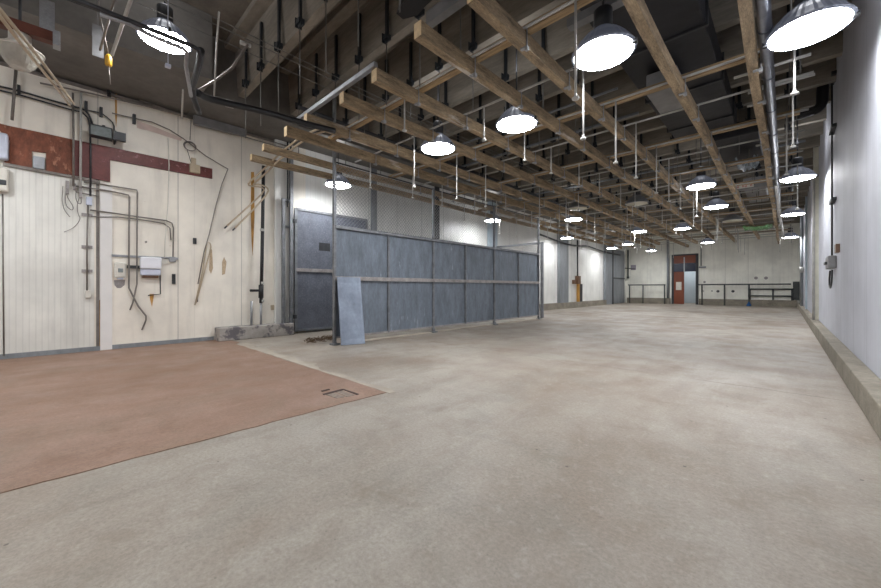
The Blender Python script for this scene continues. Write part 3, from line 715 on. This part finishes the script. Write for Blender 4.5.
# dispensers at the extreme edge
mb = MB(); lbox(mb, -10, 9, 134, 160, 0.16, bev=0.03); obj('round_wall_fan_box', mb, M_plasticb, label='bluish white wall unit at the notch of the rust red band', cat='dispenser')
t = thing('cream_dispenser', 'cream dispenser under the notch of the rust red band', 'dispenser', tuple(L(2, 181)))
mb = MB(); lbox(mb, -10, 9, 168, 192, 0.14, bev=0.03); obj('body', mb, M_plastic, t)
mb = MB(); lbox(mb, -4, 7, 181, 186, 0.155, bev=0.01); obj('push_window', mb, M_dk, t)
lt('wall_seam_cable', [(2.5, 194), (3, 270), (4, 356)], 0.009, M_conduit, 'thin grey cable down from the cream dispenser', 'cable', 0.02)
# vent stack
t = thing('black_vent_pipe', 'black vertical drain pipe with white couplings on the cream wall', 'pipe', tuple(L(262, 325, 0.15)))
o_ = 0.14
obj('pipe', MB().tube([L(263.5, 166, o_), L(263, 200, o_), L(262, 260, o_), L(261, 303, o_)], 0.042), M_black, t)
obj('lower_pipe', MB().tube([L(261, 300, o_), L(261, 326, o_)], 0.03), M_galv, t)
for y in (230, 283, 301): obj('coupling', MB().tube([L(262, y-1.3, o_), L(262, y+1.3, o_)], 0.05), M_white, t, label='white coupling ring')
obj('branch', MB().tube([L(250, 290.5, o_), L(261, 290.5, o_)], 0.03).tube([L(261.2, 285, o_), L(261, 298, o_)], 0.06), M_black, t)
lt('short_grey_pipe', [(251.5, 301), (251.5, 326)], 0.028, M_galv, 'short grey pipe rising from the chipped kerb', 'pipe', 0.14)
mb = MB(); lbox(mb, 271, 275, 305, 310, 0.03); obj('wall_plate', mb, M_cable, label='small yellowed wall plate between drain pipe and gate', cat='plate')
for x, lab in ((287.6, 'dark vertical pipe nearer the drain pipe, above the gate post'), (290.8, 'dark vertical pipe nearer the gate, above the gate post')):
    lt('riser_pipe', [(x, 142), (x, 207)], 0.022, M_dk, lab, 'pipe', 0.2)
# cable tray along the wall top
t = thing('cable_tray', 'long grey cable tray along the top of the cream wall', 'tray', tuple(L(215, 128, 0.1)))
obj('tray', MB().prism([L(193, 116, 0.1), L(245, 130.5, 0.1), L(245, 137.5, 0.1), L(193, 125, 0.1)], (0.1, 0, 0)), M_greybox, t)
obj('conduit', MB().tube([L(140, 100, 0.15), L(193, 119, 0.15)], 0.013), M_conduit, t)
obj('conduit', MB().tube([L(245, 133, 0.15), L(290, 147, 0.15)], 0.013), M_conduit, t)
obj('conduit', MB().tube([L(245, 137, 0.15), L(290, 150, 0.15)], 0.013), M_conduit, t)
# long twin pipe on the wall top
lt('top_conduit', [(40, 83), (70, 89), (120, 100), (170, 112), (192, 119)], 0.016, M_conduit, 'grey conduit along the cream wall top below the girder', 'conduit', 0.12)

# ------------------------------------------------------------------ overhead clutter, near left
def T(p, z): return onz(p[0], p[1], z)
t = thing('rafter_plate', 'broad galvanised strip hanging beside the red steel stub', 'plate', tuple(T((47, 32), 4.6)))
a = T((47, 32), 4.6)
obj('strip', MB().box(a.x-0.05, a.x-0.04, a.y-0.07, a.y+0.07, a.z, a.z+0.45), M_galv, t)
a = T((55, 42), 4.45); b = T((-12, 20), 4.45)
t = thing('red_steel_stub', 'red primed steel beam with bright metal end over the glass bowl lamp', 'beam', tuple(a))
obj('beam', MB().prism([a, b, b+Vector((0, 0, 0.13)), a+Vector((0, 0, 0.13))], (-0.12, 0, 0)), M_redbeam, t)
obj('end_cap', MB().box(a.x-0.13, a.x+0.02, a.y-0.02, a.y+0.05, a.z-0.04, a.z+0.15), M_galv, t)
def over(nm, pts, r, m, label, cat, group=None, smooth=0, n=8):
    return obj(nm, MB().tube([T((x, y), z) for x, y, z in pts], r, n, smooth=smooth), m, label=label, cat=cat, group=group)
over('cream_hose', [(-8, 0, 3.0), (30, 46, 3.3), (62, 88, 3.55), (74, 104, 3.8)], 0.013, M_cable, 'outer of two cream hoses slanting across the glass bowl lamp', 'hose', 'pair of cream hoses')
over('cream_hose', [(-8, 6, 3.0), (30, 55, 3.3), (60, 92, 3.55), (70, 106, 3.8)], 0.013, M_cable, 'inner of two cream hoses slanting across the glass bowl lamp', 'hose', 'pair of cream hoses')
over('steel_pipe', [(60, -6, 3.7), (100, 9, 3.7), (150, 29, 3.7), (192, 46, 3.7), (199, 50, 3.69), (200, 58, 3.65), (193, 88, 3.6)], 0.022, M_dk, 'upper dark steel pipe crossing in front of the lit lamp over the red floor', 'pipe', 'pipes crossing the lit lamp')
over('steel_pipe', [(100, 14, 3.68), (130, 24, 3.68), (150, 35, 3.68), (184, 49, 3.68), (187, 52, 3.67), (186, 66, 3.6), (191, 96, 3.55)], 0.020, M_galv, 'lower galvanised pipe crossing in front of the lit lamp over the red floor', 'pipe', 'pipes crossing the lit lamp')
over('pale_rod', [(133, -6, 4.2), (122, 25, 4.2), (112, 55, 4.2)], 0.018, M_white, 'slanting bright rod beside the yellow plug', 'rod')
over('slanting_rod', [(115, -4, 4.5), (108, 22, 4.5), (100, 50, 4.4)], 0.013, M_conduit, 'thin grey rod slanting above the yellow plug', 'rod')
t = thing('yellow_plug', 'yellow plug hanging on a thin grey lead', 'plug', tuple(T((108.5, 66), 4.3)))
a = T((108.5, 66), 4.3)
obj('plug_body', MB().lathe([(0.03, 0), (0.04, 0.02), (0.04, 0.12), (0.02, 0.16)], tuple(a), 12), M_yellow, t)
obj('lead', MB().tube([a+Vector((0, 0, 0.15)), a+Vector((0.05, -0.05, 0.4)), a+Vector((0.0, -0.1, 0.72)), Vector((a.x, a.y-0.1, 6.2))], 0.01, 6).tube([a, a+Vector((0, 0.02, -0.25))], 0.007, 6), M_conduit, t)
t = thing('black_hose', 'thick black insulated pipe sagging from the lamp to the timber joists', 'pipe', tuple(T((250, 108), 3.8)))
obj('run', MB().tube([T((196, 92), 3.72), T((206, 98), 3.76), T((222, 102), 3.8), T((262, 111), 3.86), T((300, 122), 3.9), T((335, 131), 3.9)], 0.048, smooth=1), M_black, t)
obj('riser', MB().tube([T((201, 50), 3.74), T((199, 66), 3.72), T((191, 90), 3.7), T((199, 113), 3.62)], 0.035, smooth=1), M_black, t)
obj('tape_wrap', MB().tube([T((226, 103), 3.81), T((233, 104.8), 3.82)], 0.055), M_white, t, label='white tape wrap')
for pts, lab in (([(337, 128, -6.1), (320, 128, -6.5), (300, 137, -7.2), (278, 155, -8.0), (262, 171, -8.7), (248, 183, -9.2), (249, 186, -9.2), (262, 187, -9.15), (265, 191, -9.2), (250, 205, -9.3), (227, 226, -9.4)], 'longer strand'),
                 ([(337, 130.5, -6.2), (322, 131, -6.6), (302, 141, -7.2), (280, 159, -8.0), (264, 175, -8.7), (252, 185, -9.15), (258, 184, -9.15), (267, 187, -9.1), (269, 192, -9.15), (254, 209, -9.25), (235, 228, -9.35)], 'shorter strand')):
    cable = obj('twin_cable', MB().tube([onx(*p) for p in pts], 0.02, 8, smooth=1), M_cable, label='cream cable arching from the joists to the cream wall, '+lab, cat='cable', group='pair of arching cream cables')
    obj('tip', MB().tube([onx(*pts[-1]), onx(*pts[-1])+(onx(*pts[-1])-onx(*pts[-2])).normalized()*0.08], 0.017), M_dk, cable)
over('hanging_tube', [(219, 12, 4.6), (217, 40, 4.5), (214, 98, 3.9)], 0.011, M_white, 'white hanging tube above the black insulated pipe', 'rod')
over('bent_conduit', [(196, 92, 4.2), (216, 80, 4.4), (232, 68, 4.6), (248, 44, 4.9)], 0.018, M_conduit, 'bent grey conduit climbing to a concrete rib', 'conduit')
over('ceiling_tube_light', [(240, 42, 4.9), (251, 46, 4.9)], 0.03, M_white, 'tiny white tube fitting beneath the concrete rib', 'fitting')
over('dark_truss_pipe', [(60, -4, 4.6), (130, 22, 4.6), (190, 45, 4.6)], 0.02, M_dk, 'dark angle bar above the two steel pipes', 'bar')
over('thin_wall_pipe', [(183, 90, 4.0), (182, 118, 3.9)], 0.012, M_white, 'short pale vertical rod near the girder', 'rod')
a = T((98, 50), 4.6)
obj('galvanised_tab', MB().box(a.x-0.01, a.x+0.01, a.y-0.06, a.y+0.06, a.z-0.1, a.z+0.35).tube([(a.x, a.y, a.z+0.3), (a.x, a.y, 6.2)], 0.01, 6), M_greybox, label='grey metal tab hanging left of the yellow plug', cat='plate')
a = T((168, 66), 4.2)
obj('white_tag', MB().box(a.x-0.03, a.x+0.03, a.y-0.03, a.y+0.03, a.z-0.02, a.z+0.02).tube([a, a+Vector((0, 0, 6.2-a.z))], 0.006, 5), M_plasticb, label='small white tag below the lit lamp over the red floor', cat='tag')
# depth-wise wires
for k, (x, z) in enumerate(((-5.75, 4.98), (-5.95, 5.02), (-6.15, 4.95))):
    obj('ceiling_wire', MB().tube([(x, 0.5, z), (x, 6, z-0.08), (x, 14, z)], 0.007, 5), M_rod, label=['thin grey ceiling wire, inner of three', 'thin grey ceiling wire, middle of three', 'thin grey ceiling wire, outer of three'][k], cat='wire', group='thin ceiling wires')
# struts across
a = T((295, 122), 4.13); b = T((350, 82), 4.13)
obj('steel_strut', MB().box(a.x, b.x+0.6, a.y-0.03, a.y+0.03, 4.10, 4.16), M_galv, label='galvanised strut across, near the sawn joist ends', cat='strut')
obj('steel_strut', MB().box(-3.1, -1.1, 3.0, 3.1, 4.35, 4.5), M_greybox, label='wide grey steel strut between the pale weathered and golden joists', cat='strut')
a = T((409, 14), 4.9)
mb = MB(); c = Vector((-3.15, 2.85, 4.5))
mb.prism([c+Vector((wob(0.02)+0.25*math.cos(q_*0.6), wob(0.05)+0.12*math.sin(q_*0.6), 0)) for q_ in range(10)], (0.02, 0.01, 0.09))
obj('black_bag_scrap', mb, M_black, label='scrap of black plastic above the square ended joist', cat='scrap')
for k, (yy_, lab) in enumerate(((7.6, 'seventh and eighth metre'), (9.0, 'a'), (11.4, 'b'), (13.8, 'c'))):
    obj('sprinkler_main', MB().tube([(-8.1, yy_, 5.16), (-2.4 if k < 2 else 0.4, yy_, 5.16)], 0.035 if k % 2 else 0.025), M_greyp,
        label=['grey sprinkler pipe across above the joists, nearest of four', 'thicker grey sprinkler pipe across, second nearest of four', 'grey sprinkler pipe across, third of four', 'farthest of four grey sprinkler pipes across'][k], cat='pipe', group='sprinkler pipes above the joists')
for k, (x, lab) in enumerate(((-6.9, 'x'),)):
    obj('long_ceiling_pipe', MB().tube([(x, 3.2, 4.75), (x, 26, 4.75)], 0.04), M_dk, label='long dark pipe along the room above the partition', cat='pipe')

# ------------------------------------------------------------------ ducts and things above the right joists
t = thing('black_air_duct', 'large black air duct above the joists by the ribbed wall', 'duct', (-1.3, 6, 4.6))
obj('duct_body', MB().box(-1.85, -0.75, 1.0, 10.0, 4.65, 5.05, bev=0.02), M_blackd, t)
for y in (2.4, 4.1, 5.8, 7.5, 9.2): obj('seam_flange', MB().box(-1.88, -0.72, y-0.02, y+0.02, 4.62, 5.07), M_dk, t)
obj('side_branch', MB().box(-0.75, -0.45, 3.2, 5.0, 4.7, 5.0, bev=0.02), M_blackd, t)
q0 = T((646, 94), 4.3)
t = thing('equipment_casing', 'grey equipment casing with small red label beside the black duct', 'casing', tuple(q0))
obj('casing', MB().box(q0.x, q0.x+0.42, q0.y, q0.y+0.9, 4.28, 4.6, bev=0.02), M_greybox, t)
for hx in (0.06, 0.36): obj('hanging_rod', MB().tube([(q0.x+hx, q0.y+0.45, 4.58), (q0.x+hx, q0.y+0.45, 6.2)], 0.01, 6), M_dk, t)
obj('red_label', MB().box(q0.x+0.04, q0.x+0.22, q0.y-0.01, q0.y, 4.32, 4.36), M_signred, t, label='small red label')
obj('grey_cross_channel', MB().box(-1.95, -0.35, 4.3, 4.42, 4.42, 4.52), M_greybox, label='grey steel channel across below the black duct', cat='channel')
t = thing('spiral_duct', 'round spiral steel duct running beside the first joist', 'duct', (-0.155, 12, 3.93))
obj('duct', MB().tube([(-0.155, YB, 3.99), (-0.155, 3, 3.99), (-0.155, 20, 3.99)], 0.058, 16), M_duct, t)
for k in range(14): obj('duct_collar', MB().tube([(-0.155, 1.6+1.2*k, 3.99), (-0.155, 1.64+1.2*k, 3.99)], 0.064, 16), M_duct, t)
a = T((745, 186), 4.28)
t = thing('warning_sign', 'white sign with red lettering on a grey box above the joists', 'sign', (a.x, a.y, 4.2))
obj('grey_box', MB().box(a.x-0.3, a.x+0.65, a.y+0.01, a.y+0.3, 4.2, 4.42), M_greybox, t)
obj('sign_plate', MB().box(a.x-0.22, a.x+0.2, a.y, a.y+0.012, 4.22, 4.40), M_plastic, t)
mb = MB()
for r_ in range(2):
    for k in range(6):
        if (k+r_) % 3 != 2 or r_ == 0:
            x0 = a.x-0.19+k*0.062; z0 = 4.325-r_*0.075
            mb.box(x0, x0+0.012, a.y-0.004, a.y, z0, z0+0.05).box(x0+0.03, x0+0.042, a.y-0.004, a.y, z0, z0+0.05).box(x0, x0+0.042, a.y-0.004, a.y, z0+0.02*(k % 3), z0+0.02*(k % 3)+0.01)
obj('red_lettering', mb, M_signred, t, label='red lettering, too small to read')
def film(nm, p, w_, h_, m, label, z, amp, drop):
    a = T(p, z); bm = MB(); nx, ny = 14, 8; vs = []
    for i in range(nx+1):
        row = []
        for j in range(ny+1):
            x = a.x-w_/2+w_*i/nx; y = a.y+h_*j/ny
            row.append(bm.bm.verts.new((x, y, z+drop*math.sin(math.pi*i/nx)*-1+amp*math.sin(i*1.7+j*2.1)+wob(amp))))
        vs.append(row)
    for i in range(nx):
        for j in range(ny): bm.bm.faces.new((vs[i][j], vs[i+1][j], vs[i+1][j+1], vs[i][j+1]))
    o = obj(nm, bm, m, label=label, cat='film')
    o.modifiers.new('s', 'SOLIDIFY').thickness = 0.012
film('green_plastic_film', (757, 225), 0.95, 1.3, M_green, 'sagging green plastic film laid between the first two joists', 3.88, 0.03, 0.06)
film('clear_plastic_film', (746, 157), 0.40, 0.8, M_film, 'crinkled clear plastic film hanging near the warning sign', 4.3, 0.05, 0.1)
obj('dark_duct_box', MB().box(-1.2, -0.4, 10.1, 12.6, 4.5, 4.8, bev=0.02), M_blackd, label='short dark duct box behind the clear plastic film', cat='duct')
obj('grey_duct_box', MB().box(-1.0, -0.45, 15.5, 18.5, 4.5, 4.8, bev=0.02), M_greybox, label='grey duct box beyond the warning sign', cat='duct')
# black elbow pipe near the right wall
t = thing('black_elbow_pipe', 'thick black pipe with elbow high beside the ribbed wall', 'pipe', (0.5, 9.3, 4.6))
q1 = onx(823, 56, 0.55)
obj('pipe', MB().tube([(0.55, q1.y, 6.1), (0.55, q1.y, 4.95), (0.50, q1.y, 4.82), (0.4, q1.y, 4.78), (0.0, q1.y, 4.75)], 0.09, 12, smooth=1), M_black, t)
obj('wall_clamp', MB().box(0.5, XR, q1.y-0.12, q1.y-0.09, 5.3, 5.4), M_dk, t)
# rail with rods on the right
t = thing('white_trapeze', 'white slanting rod and elbow pipe on the ribbed wall post', 'pipe', (0.6, 15.1, 0.27))
obj('pipe', MB().tube([(0.6, 15.1, 0.27), (0.6, 15.1, 4.55), (0.5, 15.1, 4.65), (-0.3, 15.1, 4.55)], 0.03), M_white, t)
obj('blue_union', MB().tube([(0.2, 15.1, 4.63), (0.4, 15.1, 4.65)], 0.045), M_bluecol, t, label='pale blue pipe union')
over('slanting_white_rod', [(776, 186, 3.9), (779, 210, 3.7), (784, 238, 3.2)], 0.03, M_white, 'slanting white rod hanging near the lamps by the ribbed wall', 'rod')
# cross pipe stubs on the right
for k, (px, py, ln) in enumerate(((812, 52, 0.75), (816, 73, 0.7), (800, 92, 0.6), (797, 138, 0.6))):
    a = T((px, py), 4.05)
    xr_ = min(a.x, 0.55)
    obj('pipe_stub', MB().tube([(xr_-ln, a.y+0.2, 4.12), (xr_, a.y+0.2, 4.12)], 0.02), M_white,
        label=['white pipe stub nearest the large lamp by the ribbed wall', 'second white pipe stub by the ribbed wall', 'third white pipe stub by the ribbed wall', 'fourth white pipe stub by the ribbed wall'][k], cat='pipe', group='white pipe stubs by the ribbed wall')

# ------------------------------------------------------------------ right wall fittings
yb = onx(831, 262, XR-0.05).y
t = thing('switch_box', 'grey electrical switch box on thin conduit on the ribbed white wall', 'switch box', (XR-0.05, yb, 1.7))
y0_, y1_ = sorted((onx(827, 262, XR-0.1).y, onx(837.5, 262, XR).y))
zt_, zb_ = onx(832, 256, XR-0.05).z, onx(832, 270, XR-0.05).z
obj('enclosure', MB().box(XR-0.11, XR, yb-0.4, yb+0.3, zb_+0.03, zt_, bev=0.015), M_greybox, t)
obj('lever', MB().box(XR-0.14, XR-0.11, yb-0.15, yb+0.2, (zb_+zt_)/2-0.02, (zb_+zt_)/2+0.03), M_dk, t)
obj('cable_loop', MB().tube([(XR-0.05, yb-0.25, zb_), (XR-0.06, yb-0.3, zb_-0.25), (XR-0.06, yb, zb_-0.38), (XR-0.06, yb+0.25, zb_-0.25), (XR-0.05, yb+0.2, zb_)], 0.014, 8, smooth=2), M_black, t)
obj('conduit', MB().tube([(XR-0.04, yb-0.05, zt_), (XR-0.04, yb-0.05, 6.1)], 0.014), M_dk, t, label='dark conduit rising to the ceiling')
for z in (2.9, 4.3, 5.3): obj('conduit_clip', MB().box(XR-0.07, XR, yb-0.4, yb+0.15, z-0.03, z+0.03), M_dk, t)
obj('small_rust_box', MB().box(XR-0.05, XR, yb-0.95, yb-0.68, zt_+0.02, zt_+0.17), M_brown, label='small rusty box just above the grey switch box', cat='box')
t = thing('wall_riser', 'pale vertical pipe with coupling near the far end of the ribbed wall', 'pipe', (XR-0.06, 27, 0.27))
obj('pipe', MB().tube([(XR-0.08, 26.5, 0.27), (XR-0.08, 26.5, 5.0)], 0.06), M_greyp, t)
obj('coupling', MB().tube([(XR-0.08, 26.5, 2.0), (XR-0.08, 26.5, 2.3)], 0.09), M_white, t)

# ------------------------------------------------------------------ end wall
t = thing('end_wall_doorway', 'red brown door and dark transom in the end wall opening', 'door', (DX0, YF, 0))
ym = YF-0.02
xm = Fw(684, 290).x
obj('door_leaf', MB().box(DX0+0.08, xm, ym, ym+0.08, 0.0, 2.42), M_door, t, label='red brown sliding door leaf')
obj('notice', MB().box(Fw(676, 282).x, Fw(681.5, 282).x, ym-0.01, ym, Fw(678, 290).z, Fw(678, 282).z), M_plastic, t, label='white notice sheet')
obj('transom_board', MB().box(DX0+0.06, DX1-0.06, ym, ym+0.06, 3.05, DZ-0.04), M_door, t, label='red brown board over the transom')
obj('transom_glass', MB().box(DX0+0.06, DX1-0.06, ym, ym+0.05, 2.42, 3.05), M_navy, t, label='dark navy transom')
obj('frame', MB().box(DX0-0.06, DX0+0.08, ym-0.05, ym+0.2, 0, DZ+0.05).box(DX1-0.10, DX1+0.06, ym-0.05, ym+0.2, 0, DZ+0.05).box(DX0, DX1, ym-0.05, ym+0.2, DZ-0.04, DZ+0.06), M_dk, t)
obj('post', MB().box(xm-0.02, xm+0.05, ym-0.03, ym+0.1, 2.4, 3.5), M_galv, t, label='bright steel post')
# handrails
def railing(nm, xs, x0, x1, rails, zt, y, label, foot=0.0):
    t = thing(nm, label, 'railing', ((x0+x1)/2, y, foot))
    for z in rails: obj('rail', MB().tube([(x0, y, z), (x1, y, z)], 0.045), M_handrail, t)
    for x in xs: obj('post', MB().tube([(x, y, foot), (x, y, zt)], 0.045), M_handrail, t)
ry = YF-0.55
railing('pipe_railing', [ony(p, 290, ry).x for p in (629.5, 643, 664.5)], ony(628, 285, ry).x, ony(665.5, 285, ry).x, [1.44], 1.44, ry, 'grey pipe railing on the far side of the door, with three posts')
railing('pipe_railing', [ony(p, 290, ry).x for p in (702, 724.5, 749)], ony(698, 285, ry).x, ony(791, 285, ry).x, [1.44], 1.44, ry, 'long grey pipe railing between the door and the ribbed wall')
ry2 = YF-0.15
obj('pipe_railing', MB(), M_handrail) if False else None
railing('pipe_railing', [ony(p, 290, ry2).x for p in (750, 773, 792)], ony(748, 289, ry2).x, ony(794, 289, ry2).x, [1.12, 0.68], 1.12, ry2, 'lower two-rail grey railing at the end wall corner', 0.42)
a = ony(749, 302, YF-0.65)
obj('blue_rag', MB().lathe([(0.12, 0.0), (0.11, 0.1), (0.05, 0.22), (0.02, 0.3)], (a.x, a.y, 0.0), 9, rib=0.15), M_blue, label='blue rag at the foot of the long grey railing', cat='rag')
# far corner pieces
t = thing('grey_corner_door', 'tall dark grey corner door beside the end wall', 'door', (XL+0.1, 29.9, 0))
obj('leaf', MB().box(XL, XL+0.1, 28.45, 31.4, 0.02, 4.15), M_greyp, t)
obj('edge_post', MB().box(XL, XL+0.22, 28.25, 28.5, 0, 4.4), M_dk, t)
obj('cross_bar', MB().box(XL+0.08, XL+0.14, 28.5, 31.4, 1.9, 2.0), M_dk, t)
def fpipe(pts, r, m, lab, off=0.12):
    return obj('end_wall_pipe', MB().tube([Fw(x, y, off) for x, y in pts], r), m, label=lab, cat='pipe')
fpipe([(668, 236), (668, 302)], 0.09, M_greyp, 'grey vertical pipe on the end wall close to the door')
t = thing('hanging_cross_pipe', 'dark hanging pipe with cross arm on the end wall near the corner door', 'pipe', tuple(Fw(628, 278, 0.2)))
obj('pipe', MB().tube([Fw(628, 250, 0.15), Fw(628, 278, 0.15)], 0.06), M_handrail, t)
obj('cross_arm', MB().tube([Fw(623, 268, 0.15), Fw(635, 269, 0.15)], 0.035), M_handrail, t)
obj('pipe_end', MB().tube([Fw(628, 276.5, 0.15), Fw(628, 278.5, 0.15)], 0.10), M_handrail, t)
a = Fw(633, 267.5, 0.03)
obj('faded_sign', MB().box(a.x-0.16, a.x+0.22, a.y-0.01, a.y+0.01, a.z-0.2, a.z+0.2), mat('faded lilac sign', (0.40, 0.36, 0.42), 0.6, var=0.25, scale=12), label='small faded lilac sign behind the hanging cross pipe', cat='sign')
t = thing('wall_bracket', 'thin bracket arm on a vertical conduit right of the door', 'bracket', tuple(Fw(703, 266)))
obj('conduit', MB().tube([Fw(701, 240, 0.08), Fw(701, 266, 0.08)], 0.03), M_handrail, t)
obj('arm', MB().box(Fw(699, 267, 0.1).x, Fw(706, 267, 0.1).x, YF-0.2, YF-0.05, Fw(703, 268).z, Fw(703, 266.5).z), M_greyp, t)
for x, y, r in ((703.5, 291, 0.04), (712, 291, 0.05), (718, 291.3, 0.09), (733, 291.3, 0.09), (704.5, 282, 0.08), (756, 278, 0.1), (766, 278, 0.1)):
    a = Fw(x, y, 0.0)
    obj('stain', MB().tube([(a.x, YF, a.z), (a.x, YF-0.01, a.z)], r, 10), M_dk if r == 0.09 else M_railm, bpy.data.objects['wall_far'])
a = onx(797.5, 297, XR-0.1)
t = thing('dark_slatted_grille', 'dark slatted grille in the corner of the end wall and the ribbed wall', 'grille', (0.45, YF-0.3, 0.42))
obj('frame', MB().box(0.36, 0.40, YF-0.2, YF-0.12, 0.42, 1.6).box(0.62, 0.66, YF-0.2, YF-0.12, 0.42, 1.6), M_dk, t)
obj('slats', MB().box(0.4, 0.62, YF-0.14, YF-0.12, 0.45, 1.6).box(0.38, 0.64, YF-0.22, YF-0.12, 0.6, 0.66).box(0.38, 0.64, YF-0.22, YF-0.12, 0.9, 0.96).box(0.38, 0.64, YF-0.22, YF-0.12, 1.2, 1.26).box(0.38, 0.64, YF-0.22, YF-0.12, 1.5, 1.56), M_handrail, t)
# cable swag and rust device on the far left wall
t = thing('swagged_cable', 'dark swagged cable with clips along the far part of the pale side wall', 'cable', tuple(L(575, 246, 0.2)))
pts = [(540, 234.5), (556, 240.5), (566, 244), (577, 246), (588, 246), (596, 249), (606, 252.5), (620, 255)]
obj('cable', MB().tube([L(x, y, 0.25) for x, y in pts], 0.05, 8, smooth=1), M_dk, t)
t = thing('drop_conduit', 'dark conduit dropping to a rusty valve box on the pale side wall', 'conduit', tuple(L(578, 300, 0.1)))
obj('conduit', MB().tube([L(577.5, 240, 0.12), L(577.5, 278, 0.12)], 0.05), M_dk, t)
mb = MB(); lbox(mb, 577.5, 580.5, 284, 302, 0.15, 0.0); obj('valve_box', mb, M_dk, t)
mb = MB(); lbox(mb, 575.5, 578, 276, 284, 0.2, 0.0); lbox(mb, 572.5, 575, 280, 284, 0.1); obj('fitting', mb, M_brown, t)
mb = MB(); lbox(mb, 576.8, 577.6, 284, 302, 0.16, 0.0); obj('rust_edge', mb, M_orange, t, label='orange rust edge')

# ------------------------------------------------------------------ floor details
t = thing('floor_drain', 'small rectangular drain cover set in the red floor near its corner', 'drain', tuple(onz(340, 392, 0.006)))
def fpoly(nm, pts, m, par, h=0.004, z=0.006): obj(nm, MB().prism([onz(x, y, z) for x, y in pts], (0, 0, h)), m, par)
fpoly('cover', [(326, 395), (334, 393), (345, 397), (337, 398.6)], M_grate, t)
fpoly('cover', [(336, 392.3), (342, 390.8), (355, 395.2), (347, 397)], M_grate, t)
fpoly('slot', [(322.5, 394.2), (341.5, 389.3), (343, 390.2), (324, 395.2)], M_hole, t, 0.005)
fpoly('slot', [(341.5, 389.3), (343.5, 389.2), (359, 394.3), (357, 395)], M_hole, t, 0.005)
fpoly('slot', [(321, 391), (329, 389), (330, 389.8), (322, 391.8)], M_hole, t, 0.005)
t = thing('dry_debris', 'small pile of dry brown twigs and fibre at the foot of the first partition post', 'debris', tuple(onz(320, 341, 0.0)))
mb = MB()
for k in range(150):
    px = random.uniform(306, 338); py = 337+(338-px)*0.14+random.gauss(0, 1.4) 
    a = onz(px, min(max(py, 335), 346), 0.008+random.random()*0.03); an = random.uniform(0, math.pi); ln = random.uniform(0.05, 0.2)
    mb.tube([a, a+Vector((math.cos(an)*ln*0.5, math.sin(an)*ln*0.5, 0.03)), a+Vector((math.cos(an+0.4)*ln, math.sin(an+0.4)*ln, 0))], 0.004, 4)
o = obj('twigs', mb, M_straw, t, kind='stuff')
